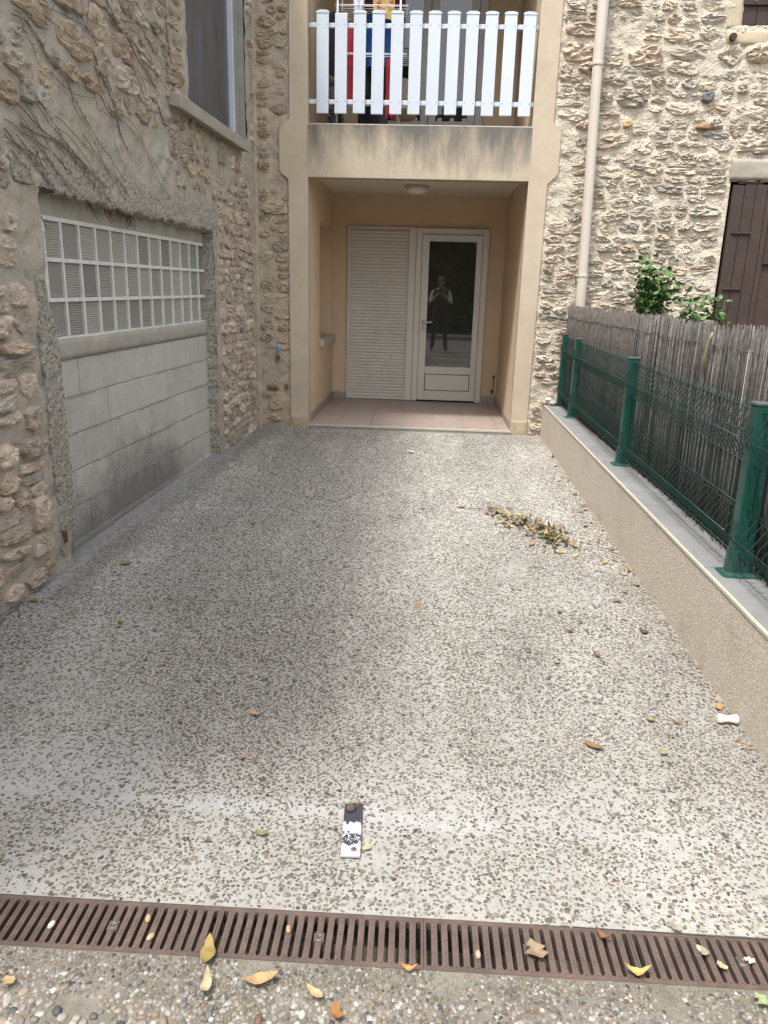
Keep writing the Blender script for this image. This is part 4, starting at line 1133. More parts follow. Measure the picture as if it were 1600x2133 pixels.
# ceiling lamp, rusty pipe stubs
cl = thing('ceiling_lamp', 'round opal lamp fixed under the porch ceiling', 'lamp', (-.2, 8.98, 2.56))
MB().lathe([(.135, 0), (.135, -.018), (.12, -.022)], (-.2, 8.98, 2.564), 28).build('base_ring', M['bead'], cl, smooth=True)
MB().lathe([(.118, -.022), (.115, -.045), (.095, -.068), (.06, -.082), (.015, -.088)], (-.2, 8.98, 2.564), 28).build('lamp_shade', M['lampglass'], cl, smooth=True)
ps = thing('pipe_stub', 'short rusty pipe stubs sticking out of the porch corner right of the door', 'pipe', (.83, DB - .02, .35))
b = MB(); b.tube([(.838, DB, .455), (.832, DB - .035, .455)], .016, 10); b.tube([(.834, DB - .02, .45), (.838, DB - .025, .30)], .006, 8); b.tube([(.825, DB, .275), (.822, DB - .045, .27)], .018, 10); b.tube([(.822, DB - .045, .30), (.822, DB - .045, .24)], .007, 8)
b.build('pipe', M['root'], ps, smooth=True)

# ------------------------------------------------------------------ balcony railing
rl = thing('balcony_railing', 'white picket railing across the balcony opening above the porch', 'railing', (-.17, 7.86, 2.95))
for z in (3.772, 3.145):
    MB().box((XL + .002, 7.873, z - .020), (XR - .002, 7.905, z + .020)).build('rail', M['white'], rl, bev=.004)
pk = MB().box((-.056, -.0125, 3.043), (.056, .0125, 3.864)).mesh('slat', M['white'])
cp = MB(); cp.prism([(-.060, 3.862), (.060, 3.862), (.060, 3.872), (.050, 3.880), (.025, 3.887), (-.025, 3.887), (-.050, 3.880), (-.060, 3.872)], 1, -.016, .016); CP = cp.mesh('cap', M['white'])
scw = MB()
for x in (-.038, .038):
    for z in (3.772, 3.145): scw.lathe([(.0042, 0), (.003, -.003)], (x, -.0125, z), 8, 'y')
SCW = scw.mesh('screws', M['darkmetal'])
for k in range(12):
    x = -1.0785 + .1695 * k
    s = put('slat', pk, rl, loc=(x + q.uniform(-.0015, .0015), 7.8585, q.uniform(-.003, .003)), bev=.004)
    if k != 1: put('cap', CP, s, loc=(x, 7.8585, 0))
    else: s['label'] = 'slat that has lost its rounded cap'
    put('screws', SCW, s, loc=(x, 7.8585, 0))

# french window at the back of the balcony
fw = thing('french_window', 'grey framed two leaf glass door at the back of the balcony', 'window', (-.11, DB, 2.72))
b = MB(); y0, y1 = DB - .06, DB - .002
for x0, x1 in ((-.78, -.70), (.42, .51)): b.box((x0, y0, 2.722), (x1, y1, 4.95))
b.box((-.70, y0, 4.87), (.42, y1, 4.95)); b.box((-.70, y0, 2.722), (.42, y1, 2.78)); b.build('frame', M['greyframe'], fw, bev=.005)
for x0, x1, in ((-.695, -.122), (-.114, .415)):
    b = MB(); w = .085
    for a, c in (((x0, 2.79), (x0 + w, 4.86)), ((x1 - w, 2.79), (x1, 4.86)), ((x0 + w, 2.79), (x1 - w, 3.35)), ((x0 + w, 4.78), (x1 - w, 4.86))):
        b.box((a[0], y0 - .012, a[1]), (c[0], y1 - .02, c[1]))
    lf2 = b.build('door_leaf', M['greyframe'], fw, bev=.004)
    MB().box((x0 + w - .003, y0 + .01, 3.345), (x1 - w + .003, y0 + .02, 4.79)).build('pane', M['winglass'], lf2)

# clothes airer and laundry
def cloth_obj(name, x0, x1, y, z1, z0, col, label, cat='laundry', amp=.012, taper=0, extra=(), rough=.9, yw=.02, c2=None):
    mb = MB(); nu, nv = 22, 26; sd = q.uniform(0, 50)
    for s in (0, 1):
        for i in range(nu + 1):
            for j in range(nv + 1):
                fu, fv = i / nu, j / nv
                cx = (x0 + x1) / 2; hw_ = (x1 - x0) / 2 * (1 - taper * fv)
                x = cx + (fu * 2 - 1) * hw_ + .008 * nz3(fv * 3, sd, 0, 1)
                yy = y + amp * math.sin(fu * 14 + sd + fv * 1.5) * (.3 + .7 * fv) + amp * 1.2 * nz3(fu * 3, fv * 3, sd, 1)
                z = z1 + (z0 - z1) * fv * (1 - .035 * math.sin(fu * 5 + sd))
                off = yw * (.5 - abs(fv) * .3) * (1 if s else 0)
                mb.v.append((x, yy + off + .003 * s, z))
    n1_ = (nu + 1) * (nv + 1)
    for s in (0, 1):
        for i in range(nu):
            for j in range(nv):
                a = s * n1_ + i * (nv + 1) + j; mb.f.append((a, a + nv + 1, a + nv + 2, a + 1))
    mt = pmat(name + '_cloth', col, c2 or tuple(c * .8 for c in col), 6, rough, .3, 300, .001, extra=extra)
    return solo(mb, name, mt, label, cat, 'washing hung on the balcony airer', smooth=True)
ai = thing('clothes_airer', 'tall white wire clothes airer standing on the balcony behind the pickets', 'clothes airer', (-.65, 8.4, 2.72))
b = MB()
AX0, AX1, AY0, AY1 = -1.0, -.37, 8.15, 8.55
legs = [(-.98, 8.15), (-.98, 8.55), (-.39, 8.15), (-.39, 8.55)]
for x, y_ in legs:
    MB().tube([(x, y_, 2.722), (x, y_, 4.45)], .008, 8).build('leg', M['rackwire'], ai, smooth=True)
for z in (3.22, 3.62, 4.02, 4.42):
    b = MB()
    b.tube([(AX0, AY0, z), (AX1 + .05, AY0, z), (AX1 + .05, AY1, z), (AX0, AY1, z), (AX0, AY0, z)], .004, 6)
    for k in range(6): y_ = AY0 + (AY1 - AY0) * (k + .5) / 6; b.tube([(AX0, y_, z), (AX1 + .05, y_, z)], .0028, 5)
    b.build('drying_tier', M['rackwire'], ai, smooth=True)
cloth_obj('towel', -.93, -.76, 8.20, 3.90, 3.17, (.26, .025, .035), 'dark red towel hanging between the second and third pickets', 'towel')
cloth_obj('garment', -.80, -.45, 8.30, 3.98, 3.54, (.022, .085, .27), 'bright blue garment hanging behind the fourth picket', 'garment', taper=.15)
cloth_obj('garment', -.80, -.50, 8.42, 3.60, 3.02, (.03, .032, .04), 'dark charcoal garment hanging low below the blue one', 'garment')
cloth_obj('garment', -.52, -.42, 8.24, 3.60, 3.08, (.30, .03, .035), 'narrow red garment hanging below the blue one by the fifth picket', 'garment')
cloth_obj('garment', -1.10, -.93, 8.26, 3.42, 3.0, (.20, .20, .20), 'grey patterned garment hanging low at the left end of the airer', 'garment', extra=[((.02, .02, .025), 28, .48, .54, .95)])
cloth_obj('garment', -1.12, -.94, 8.34, 4.02, 3.46, (.04, .042, .05), 'dark grey garment hanging at the left end of the airer', 'garment')
cloth_obj('undershirt', -.87, -.70, 8.16, 4.42, 3.90, (.62, .64, .70), 'white sleeveless undershirt pegged at the top of the airer', 'undershirt', taper=.6)
cloth_obj('garment', -.66, -.44, 8.18, 4.40, 3.93, (.55, .40, .16), 'yellow garment with red flowers pegged at the top of the airer', 'garment', taper=.1, extra=[((.38, .05, .04), 14, .56, .6, .95)])
cloth_obj('garment', -.76, -.36, 8.50, 4.30, 3.80, (.06, .022, .022), 'maroon garment at the top of the airer behind the flowered one', 'garment')
b = MB(); b.lathe([(.02, -.16), (.13, -.15), (.155, -.06), (.15, .08), (.10, .19), (.03, .22)], (-.36, 8.62, 3.30), 18)
solo(b, 'cushion', pmat('beige_cushion_cloth', (.33, .27, .22), (.28, .23, .19), 8, .95, .3, 200, .002), 'pale beige rounded cushion stood behind the sixth picket', 'cushion', smooth=True)
b = MB(); b.lathe([(.10, 0), (.125, .20), (.13, .21)], (-.52, 8.72, 2.722), 18); solo(b, 'bucket', M['greyframe'], 'pale grey bucket on the balcony floor under the airer', 'bucket', smooth=True)

# ------------------------------------------------------------------ low wall
LW = 1.178
lw = thing('low_wall', 'low pinkish roughcast garden wall along the right of the driveway', 'wall', (1.3, 4.5, 0))
MB().prism([(LW, -.1), (1.445, -.1), (1.445, .396), (LW, .396)], 1, .9, 7.845).build('wall_body', M['lowwall'], lw, bev=.004)
ys = [.9, 1.42, 1.94, 2.50, 3.08, 3.66, 4.22, 4.66, 5.14, 5.58, 6.05, 6.55, 7.1, 7.66, 7.84]
for i in range(len(ys) - 1):
    x1 = 1.43
    MB().box((LW + .014, ys[i] + .002, .397), (x1, ys[i + 1] - .002, .4105 + q.uniform(-.001, .001))).build('coping_slab', M['coping'], lw, bev=.003)
MB().box((LW - .003, .9, .394), (LW + .0125, 7.84, .4125)).build('edge_bead', M['bead'], lw, bev=.004)
gs = MB().box((1.448, .4, -.1), (6, 7.846, .30)); struct(gs.build('garden_ground', M['soil']))

# green fence
fn = thing('mesh_fence', 'dark green welded mesh fence with square posts standing on the low wall', 'fence', (1.31, 4.5, .41))
POSTS = [(7.70, 1.328), (6.99, 1.325), (5.05, 1.312), (3.02, 1.292), (1.0, 1.28)]
FX = lambda y: 1.292 + (y - 3.02) * .0095
for (y, x) in POSTS:
    b = MB(); b.box((x - .032, y - .030, .405), (x + .016, y + .030, 1.10)); b.box((x + .016, y - .018, .405), (x + .050, y + .018, 1.10))
    p = b.build('post', M['green'], fn, bev=.004)
    b = MB(); b.box((x - .035, y - .033, 1.10), (x + .019, y + .033, 1.112)); b.box((x + .019, y - .021, 1.10), (x + .053, y + .021, 1.1115)); b.build('cap', M['greycap'], p, bev=.003)
    if y < 7.5:
        b = MB()
        def rr(hx, hy, z, cx=x + .009):
            out = []
            for sx, sy in ((1, 1), (-1, 1), (-1, -1), (1, -1)):
                for k in range(4):
                    a = math.atan2(sy, sx) - math.pi / 4 + (k / 3) * math.pi / 2
                    out.append((cx + sx * (hx - .026) + .026 * math.cos(a), y + sy * (hy - .026) + .026 * math.sin(a), z))
            return out
        rg = [rr(.076, .062, .409), rr(.076, .062, .413), rr(.066, .050, .416), rr(.053, .038, .424), rr(.050, .0365, .515), rr(.048, .0345, .516)]
        vs_ = [v for g in rg for v in g]; K = 16
        b.add(vs_, [tuple(range(K - 1, -1, -1)), tuple(range(5 * K, 6 * K))] + [(i * K + k, i * K + (k + 1) % K, (i + 1) * K + (k + 1) % K, (i + 1) * K + k) for i in range(5) for k in range(K)])
        b.build('base_socket', M['green'], p)
        b = MB()
        for sx, sy in ((-.055, -.0), (.05, -.045), (.05, .045)): b.lathe([(.008, 0), (.008, .006), (.005, .008)], (x + .009 + sx, y + sy, .4135), 8)
        b.build('bolts', M['darkmetal'], p)
VP = [(1.098, 0), (1.075, 0), (1.055, -.006), (.985, -.052), (.970, -.054), (.955, -.052), (.885, -.006), (.865, 0), (.690, 0), (.670, -.006), (.600, -.052), (.585, -.054), (.570, -.052), (.505, -.004), (.470, 0)]
for i in range(len(POSTS) - 1):
    (ya, xa), (yb, xb) = POSTS[i], POSTS[i + 1]
    n_ = max(2, round(abs(ya - yb) / .0535))
    pan = fn
    b = MB()
    for z, o in ((1.075, 0), (.97, -.058), (.865, 0), (.69, 0), (.585, -.058), (.49, -.003)):
        b.tube([(FX(ya) + o - .0035, ya - .02, z), (FX(yb) + o - .0035, yb + .02, z)], .0029, 6)
    hp = b.build('mesh_panel', M['greenwire'], fn, smooth=True)
    wire = MB(); wire.tube([(o, 0, z) for z, o in VP], .0029, 6)
    WM = wire.mesh('upright_wire', M['greenwire'], True)
    for k in range(n_):
        y_ = ya + (yb - ya) * (k + .5) / n_
        put('upright_wire', WM, hp, loc=(FX(y_), y_, 0))
# privacy tape/bands behind the lower wires (dark green edging seen along the foot of the mesh)

# reed screen
rd_ = thing('reed_screen', 'weathered grey brown reed screen tied behind the green mesh fence', 'screen', (1.4, 5, .4))
RX = lambda y: 1.372 + (y - 4.5) * -.006 + .012 * nz3(0, y, 0, 1.3)
RM = []
for k in range(8):
    b = MB(); r_ = q.uniform(.0036, .0054); dx, dy = q.uniform(-.006, .006), q.uniform(-.012, .012)
    b.tube([(0, 0, 0), (dx, dy * .3, .35), (dx * .4, dy, .7), (-dx * .3, dy * .6, 1.0)], [r_ * 1.05, r_, r_ * .95, r_ * .8], 6)
    RM.append(b.mesh('reed', M['reed'], True))
reeds = []
y_ = 1.05
while y_ < 7.82:
    reeds.append((RX(y_) + q.uniform(-.005, .005), y_, False)); 
    if q.random() < .85: reeds.append((RX(y_) + .009 + q.uniform(-.004, .004), y_ + .005, True))
    y_ += q.uniform(.0072, .0112) if q.random() > .05 else q.uniform(.015, .022)
reeds.sort(key=lambda t: (t[1] < 2.25, t[2], t[1]))
rest = MB(); cnt = 0
for (x, y_, back) in reeds:
    g = q.choice(((.148, .140, .130), (.120, .112, .103), (.19, .178, .163), (.092, .085, .078), (.135, .122, .110)))
    k = q.uniform(.75, 1.2) * (.8 if back else 1); g = tuple(c * k for c in g)
    gapz = -.14 if (3.55 < y_ < 4.05 and q.random() < .45) else 0
    top = 1.365 + .012 * nz3(0, y_, 3, 2) + q.uniform(-.022, .02) + gapz * q.random()
    bot = .40 + q.uniform(-.006, .03)
    me = q.choice(RM); lean = q.gauss(0, .006)
    if cnt < 300:
        put('reed', me, rd_, loc=(x, y_, bot), rot=(lean, q.gauss(0, .004), q.uniform(0, 6.28)), scale=(1, 1, top - bot), color=g); cnt += 1
    else:
        mt_ = Matrix.LocRotScale(Vector((x, y_, bot)), Matrix.Rotation(lean, 3, 'X').to_quaternion(), Vector((1, 1, top - bot)))
        rest.add([mt_ @ v.co for v in me.vertices], [tuple(p.vertices) for p in me.polygons])
o = stuff(rest.build('far_reeds', M['reed'], rd_, smooth=True)); o.color = (.135, .12, .107, 1)
b = MB()
for z in (.62, .95, 1.27):
    pts = []; y_ = 1.05
    while y_ < 7.8:
        pts.append((RX(y_) - .008 - .003 * math.sin(y_ * 60), y_, z + .012 * nz3(1, y_, z, 2.5) + .004 * math.sin(y_ * 25))); y_ += .05
    b.tube(pts, .0016, 4)
b.build('binding_wire', M['wire'], rd_)
b = MB(); b.tube([(1.345, 3.86, 1.13), (1.343, 3.87, 1.22), (1.345, 3.84, 1.30), (1.35, 3.83, 1.33)], [.004, .008, .008, .006], 6)
solo(b, 'dry_cane', M['leafdry'], 'pale split dry cane caught upright against the reed screen', 'cane', smooth=True).color = (.34, .26, .17, 1)
# ragged feet of the screen
b = MB()
for _ in range(900):
    y_ = q.uniform(2.2, 7.7); x = RX(y_) - q.uniform(0, .03); h = q.uniform(.02, .07); a = q.uniform(-.4, .4)
    b.add([(x, y_ - .003, .411), (x, y_ + .003, .411), (x - q.uniform(0, .02), y_ + a * h, .411 + h)], [(0, 1, 2)])
stuff(b.build('frayed_ends', pmat('frayed_reed', (.13, .095, .07), (.20, .15, .11), 30, .95, 0), rd_))

# roses behind the screen
def leaf_mesh(l, w, curl, seed, fold=.25, nu=4, nv=6, wavy=.1):
    q2 = random.Random(seed); mb = MB()
    for j in range(nv + 1):
        t = j / nv; hw_ = w / 2 * max(.02, math.sin(math.pi * min(1, t * .97 + .02)) ** .8) * (1 - .25 * t)
        for i in range(nu + 1):
            s = i / nu * 2 - 1
            x = s * hw_ * (1 + wavy * q2.uniform(-1, 1)); y = (t - .5) * l
            z = fold * abs(s) * hw_ + curl * l * (t - .5) ** 2 * 2 + wavy * .15 * w * q2.uniform(-1, 1)
            mb.v.append((x, y, z))
    for j in range(nv):
        for i in range(nu):
            a = j * (nu + 1) + i; mb.f.append((a, a + 1, a + nu + 2, a + nu + 1))
    return mb
def rose(label, base, ztop, spread, nst, nl, seed):
    q2 = random.Random(seed)
    t = thing('rose_bush', label, 'rose bush', base)
    st = MB(); lv = MB()
    lm = leaf_mesh(.066, .046, .25, 3, .25, 2, 4, .05)
    for s in range(nst):
        a = q2.uniform(0, 6.28); p = Vector(base); pts = [p]
        top = Vector((base[0] + spread * q2.uniform(-.7, .7), base[1] + q2.uniform(-.1, .1), ztop - q2.uniform(0, .22) ** 1))
        for k in range(1, 8):
            f_ = k / 7; pts.append(p.lerp(top, f_) + Vector((.03 * math.sin(3 * f_ + a), .03 * math.cos(2 * f_ + a), 0)))
        st.tube(pts, [.006 * (1 - .6 * k / 7) for k in range(8)], 5)
        for k in range(nl):
            f_ = q2.uniform(.62, 1.0); c = p.lerp(top, f_) + Vector((q2.gauss(0, .045 + .02 * spread), q2.gauss(0, .05), q2.gauss(0, .035)))
            m_ = Matrix.Translation(c) @ Matrix.Rotation(q2.uniform(0, 6.28), 4, 'Z') @ Matrix.Rotation(q2.uniform(-1.1, .5), 4, 'X') @ Matrix.Rotation(q2.uniform(-.6, .6), 4, 'Y') @ Matrix.Scale(q2.uniform(.7, 1.25), 4)
            lv.add([m_ @ Vector(v) for v in lm.v], lm.f)
    st.build('stem', M['moss'], t, smooth=True)
    stuff(lv.build('foliage', M['leafgreen'], t, smooth=True)); return t
rose('taller leafy rose bush showing above the reed screen by the drainpipe', (2.0, 7.25, .30), 1.85, .22, 11, 60, 5)
rose('smaller leafy rose bush showing above the reed screen beside the brown shutter', (2.47, 7.25, .30), 1.53, .30, 9, 34, 6)

# ------------------------------------------------------------------ small things
pl_ = thing('metal_plate', 'narrow metal plate of flaking black and white paint lying near the drain grating', 'metal plate', (-.16, 1.83, .006))
m, nt, N, L, P = nodes('flaking_black_and_white_paint'); M['flake'] = m
tc = N.new('ShaderNodeTexCoord'); co = tc.outputs['Object']
sepf = N.new('ShaderNodeSeparateXYZ'); L.new(co, sepf.inputs[0])
n1_ = nn(38, 4, (1.6, .5, 1)); n2_ = nn(170, 4, (1, .6, 1))
def madd(a, k, b):
    x = N.new('ShaderNodeMath'); x.operation = 'MULTIPLY_ADD'; L.new(a, x.inputs[0]); x.inputs[1].default_value = k
    if hasattr(b, 'links'): L.new(b, x.inputs[2])
    else: x.inputs[2].default_value = b
    return x.outputs[0]
upm = mrn(madd(n1_, .11, sepf.outputs[1]), .078, .082)          # black at the far end
band = N.new('ShaderNodeMath'); band.operation = 'ABSOLUTE'; L.new(madd(sepf.outputs[1], 1, .042), band.inputs[0])
low = N.new('ShaderNodeMath'); low.operation = 'MULTIPLY'
L.new(mrn(madd(n1_, .05, band.outputs[0]), .052, .050), low.inputs[0]); L.new(mrn(n2_, .44, .47), low.inputs[1])
mx_ = N.new('ShaderNodeMath'); mx_.operation = 'MAXIMUM'; L.new(upm, mx_.inputs[0]); L.new(low.outputs[0], mx_.inputs[1])
base = mixn(mx_.outputs[0], (.50, .52, .53), (.030, .032, .042))
L.new(base, P.inputs['Base Color']); P.inputs['Roughness'].default_value = .55
pm = MB().box((-.0265, -.109, -.004), (.0265, .109, .004)).mesh('plate', M['flake'])
po = put('plate', pm, pl_, loc=(-.160, 1.831, .0135), rot=(0, 0, R(3)), bev=.001)
b = MB(); b.lathe([(.016, 0), (.015, .008), (.009, .015), (.002, .017)], (-.172, 1.912, .0175), 14); b.build('rusty_bolt', M['iron'], pl_, smooth=True)
b = MB(); pts = [(-.163 + .0115 * math.cos(a), 1.930 + .0095 * math.sin(a), .0195) for a in [k * 2 * math.pi / 14 for k in range(15)]]; b.tube(pts, .0023, 6); b.build('ring', M['brass'], pl_, smooth=True)
b = MB(); b.lathe([(.008, 0), (.008, .002), (.005, .003)], (-.147, 1.745, .0176), 14); b.build('rivet', M['darkmetal'], pl_, smooth=True)
kn = MB(); kn.lathe([(.012, -.036), (.0165, -.034), (.017, -.020), (.0135, -.012), (.0125, .006), (.0145, .020), (.0175, .030), (.016, .036), (.011, .036)], (1.135, 2.515, gz(2.5) + .020), 18, 'x')
solo(kn, 'plastic_knob', M['plastic_white'], 'small white waisted plastic knob lying at the foot of the low wall', 'knob', smooth=True)
pp = leaf_mesh(.075, .05, .4, 77, .5, 5, 6, .5)
o = solo(pp, 'paper_scrap', M['paper'], 'crumpled white paper scrap on the driveway in front of the porch', 'paper', smooth=False); o.location = (-.123, 6.78, gz(6.78) + .012); o.rotation_euler = (.2, .1, 1.3)
for (x, y, r_, c, lb) in ((1.215, 7.72, .030, (.66, .64, .60), 'round white pebble on top of the small heap at the end of the low wall'), (1.18, 7.73, .032, (.36, .30, .26), 'pinkish grey pebble at the left of the small heap on the low wall end'), (1.255, 7.70, .036, (.42, .38, .33), 'larger pale grey pebble at the front right of the heap on the low wall end'), (1.29, 7.74, .028, (.38, .33, .28), 'tan pebble at the right of the heap against the fence post')):
    b = MB(); pr = [(r_ * math.cos(a) * (1 + .0), r_ * .75 * math.sin(a)) for a in [-1.5 + 3 * k / 7 for k in range(8)]]
    b.lathe(pr, (0, 0, 0), 12)
    for i, v in enumerate(b.v): k = 1 + .15 * nz3(*v, 22); b.v[i] = (v[0] * k * 1.15, v[1] * k, v[2] * k)
    o = solo(b, 'pebble', pmat('pebble_' + str(len(bpy.data.materials)), c, tuple(k * .8 for k in c), 40, .7, .1), lb, 'pebble', 'pebbles heaped on the end of the low wall', smooth=True)
    o.location = (x, y, .412 + r_ * .7 + (.035 if 'top' in lb else 0))
for (x, y, c, lb) in ((-.848, 1.44, (.62, .58, .50), 'whitish pebble lodged in a slot of the leftmost full grating'), (-.625, 1.478, (.45, .30, .17), 'tan pebble on the grating, upper of a pair right of the first bolt'), (-.60, 1.425, (.48, .36, .22), 'tan pebble on the grating, lower of a pair right of the first bolt'), (-.279, 1.475, (.40, .25, .16), 'brown pebble in a grating slot left of the second bolt'), (.175, 1.44, (.40, .31, .2), 'tan pebble in a slot left of the ragged tan leaf'), (.705, 1.50, (.50, .42, .3), 'cream pebble near the right end of the gratings')):
    b = MB(); r_ = .0085
    b.lathe([(r_ * math.cos(a), r_ * 1.0 * math.sin(a)) for a in [-1.5 + 3 * k / 6 for k in range(7)]], (0, 0, 0), 10)
    o = solo(b, 'pebble', pmat('pebble_' + str(len(bpy.data.materials)), c, tuple(k * .8 for k in c), 40, .7, .1), lb, 'pebble', 'pebbles caught in the gratings', smooth=True)
    o.location = (x, y, .0045); o.scale = (.8, 1.45, .8); o.rotation_euler = (0, 0, q.uniform(-.5, .5))

# leaves
LM = [leaf_mesh(.075, .034, .35, s, .3, 4, 6, .22).mesh('leaf', M['leafdry'], True) for s in range(4)] + [leaf_mesh(.07, .026, .9, s, .55, 4, 6, .3).mesh('leaf', M['leafdry'], True) for s in range(10, 13)] + [leaf_mesh(.05, .042, .3, s, .25, 4, 5, .55).mesh('leaf', M['leafdry'], True) for s in range(20, 23)]
YEL, OLV, ORG, TAN, RED, BRN, GRN, PAL_ = (0.273, 0.204, 0.071), (0.204, 0.175, 0.085), (0.216, 0.133, 0.064), (0.261, 0.199, 0.131), (0.206, 0.101, 0.058), (0.120, 0.077, 0.045), (0.068, 0.096, 0.031), (0.300, 0.271, 0.220)
def leaf(x, y, c, lb, size=1, k=0, rot=None, tilt=(0, 0), z=None, group=None):
    o = put('leaf', LM[k], None, loc=(x, y, (gz(y) if z is None else z) + .006), rot=(tilt[0], tilt[1], q.uniform(0, 6.28) if rot is None else rot), scale=(size, size, size), color=c)
    tag(o, lb, 'leaf', group); return o
leaf(-.452, 1.388, YEL, 'long golden yellow leaf lying across the front edge of the grating', 1.1, 0, .12, z=.004)
leaf(-.413, 1.794, OLV, 'olive yellow leaf on the driveway left of the painted plate', .78, 7, 1.3)
leaf(.615, 2.315, ORG, 'orange brown leaf lying alone on the right of the driveway', 1.0, 1, .9)
leaf(.31, 1.455, TAN, 'ragged tan leaf on the gratings right of centre', 1.15, 8, .3, z=.005)
leaf(.477, 1.512, RED, 'small reddish leaf on the gratings', .62, 4, .8, z=.004)
leaf(-.315, 1.322, (.40, .26, .13), 'large curled tan leaf on the gravel below the gratings', 1.0, 2, 1.9, z=.008)
leaf(-.428, 1.292, (.38, .31, .20), 'pale folded leaf on the gravel below the golden yellow leaf', .95, 4, .15, z=.008)
leaf(.768, 2.981, BRN, 'rust brown leaf on the driveway beside the low wall, level with the dark green leaf', .8, 4, .9)
leaf(-.569, 2.40, (.36, .22, .13), 'pinkish brown leaf on the left half of the driveway', .8, 1, 1.1)
leaf(.859, 2.502, YEL, 'small yellow leaf left of the white knob', .62, 7, 1.0)
leaf(.949, 2.489, (.16, .13, .06), 'small dark curled leaf just left of the white knob', .6, 5, 1.4)
leaf(-.005, 3.423, YEL, 'small upright yellow leaf in the middle of the driveway', .6, 0, .1, (.5, 0), )
leaf(-1.333, 3.088, YEL, 'small yellow leaf on the dark left side of the driveway', .75, 7, .4)
leaf(-1.82, 3.262, ORG, 'orange leaf at the foot of the left stone wall', .9, 0, 1.2)
leaf(-1.577, 3.783, (.13, .19, .03), 'green leaf on the driveway near the foot of the pier', .95, 0, 1.5)
leaf(-1.365, 3.937, PAL_, 'pale curled leaf right of the green leaf near the pier', .75, 5, 1.5)
leaf(.27, 5.125, (.42, .27, .07), 'tan leaf left of the leaf pile', .95, 0, 1.4)
leaf(-.643, 5.146, BRN, 'small brown leaf in the left middle of the driveway', .6, 4, 1.5)
leaf(-1.062, 4.571, OLV, 'small olive yellow leaf on the left half, in front of the block wall', .7, 8, 1.0)
leaf(.677, 3.423, (.15, .16, .05), 'small rounded olive green leaf on the right half of the driveway', .62, 8, .2)
leaf(.812, 4.272, (.50, .33, .07), 'narrow yellow leaf in front of the leaf pile', .85, 1, 1.57)
leaf(.987, 3.585, ORG, 'orange leaf lowest in the line of leaves along the low wall', .75, 0, 1.3)
leaf(1.056, 3.708, YEL, 'yellow leaf second lowest in the line of leaves along the low wall', .65, 7, .9)
leaf(.689, 3.211, (.15, .07, .035), 'dark brown curled leaf on the right half of the driveway', .72, 5, 1.4)
leaf(1.028, 3.249, (.09, .095, .05), 'dark green crumpled leaf near the low wall', .95, 9, .5)
leaf(1.08, 2.87, (.36, .25, .16), 'small tan leaf near the low wall above the white knob', .55, 4, .7)
leaf(.587, 2.911, (.30, .26, .14), 'pale olive leaf on the right half of the driveway', .62, 8, .6)
leaf(.846, 2.304, (.24, .24, .14), 'flat grey green leaf below the small yellow leaf near the knob', .75, 9, .2)
leaf(-.114, 1.767, (.50, .35, .21), 'tan leaf scrap beside the painted metal plate', .60, 9, .1)
leaf(-.551, 2.143, (.30, .20, .14), 'brown leaf scrap on the left foreground of the driveway', .55, 9, .3)
leaf(.663, 1.556, PAL_, 'pale tan leaf on the far edge of the gratings at the right', .70, 7, .5)
leaf(.534, 1.414, (.48, .36, .13), 'long yellow tan leaf on the near edge of the gratings', .85, 4, 1.5, z=.004)
leaf(.709, 1.487, PAL_, 'upper of two pale leaf scraps on the right gratings', .5, 9, .2, z=.004)
leaf(.737, 1.449, (.46, .37, .25), 'lower of two pale leaf scraps on the right gratings', .55, 7, .5, z=.004)
leaf(.808, 1.47, (.50, .52, .46), 'whitish green leaf scrap at the right end of the gratings', .5, 8, 1.0, z=.004)
leaf(.013, 1.381, (.42, .22, .08), 'narrow orange leaf at the near edge of the gratings in the centre', .6, 4, 1.5, z=.004)
leaf(-.19, 1.299, (.44, .31, .18), 'tan pointed leaf on the gravel right of the large curled leaf', .65, 0, .9, z=.008)
leaf(-.138, 1.258, (.30, .14, .05), 'dark orange leaf at the bottom edge of the gravel', .8, 7, .2, z=.008)
leaf(-.862, 1.274, (.42, .30, .16), 'tan leaf on the gravel at the far left', .6, 8, .9, z=.008)
leaf(.792, 1.361, (.26, .32, .16), 'pale green leaf on the gravel at the far right', .75, 8, .5, z=.008)
leaf(.616, 7.76, (.30, .24, .12), 'small leaf against the porch step', .8, 8, 1.2)
leaf(-1.159, 5.82, (.30, .13, .05), 'small orange brown leaf far up the left of the driveway', .6, 5, 1.5)
GWL = 'dry leaves strung along the foot of the low wall'
for (x, y) in ((1.13, 4.894), (1.16, 6.037), (1.15, 5.605), (1.136, 5.261), (1.144, 3.835), (1.118, 3.99), (1.13, 4.177), (1.14, 6.10), (1.10, 6.0), (1.15, 5.95), (1.12, 5.55), (1.15, 5.2), (1.08, 4.8), (1.15, 4.75), (1.06, 4.15), (1.14, 4.35), (1.10, 4.5), (1.155, 2.639), (1.12, 6.5), (1.16, 6.8), (1.02, 4.45), (1.15, 4.05), (1.09, 5.1)):
    leaf(x + q.uniform(-.02, .01), y + q.uniform(-.03, .03), q.choice((TAN, (.36, .22, .09), BRN, (.40, .30, .12), (.36, .27, .15), (.28, .18, .10), (.33, .26, .17))), 'small dry brown leaf lying along the foot of the low wall', q.uniform(.55, .9), q.randrange(10), None, (q.uniform(-.3, .3), q.uniform(-.3, .3)), None, GWL)
GPL = 'dry leaves heaped in the pile near the low wall'
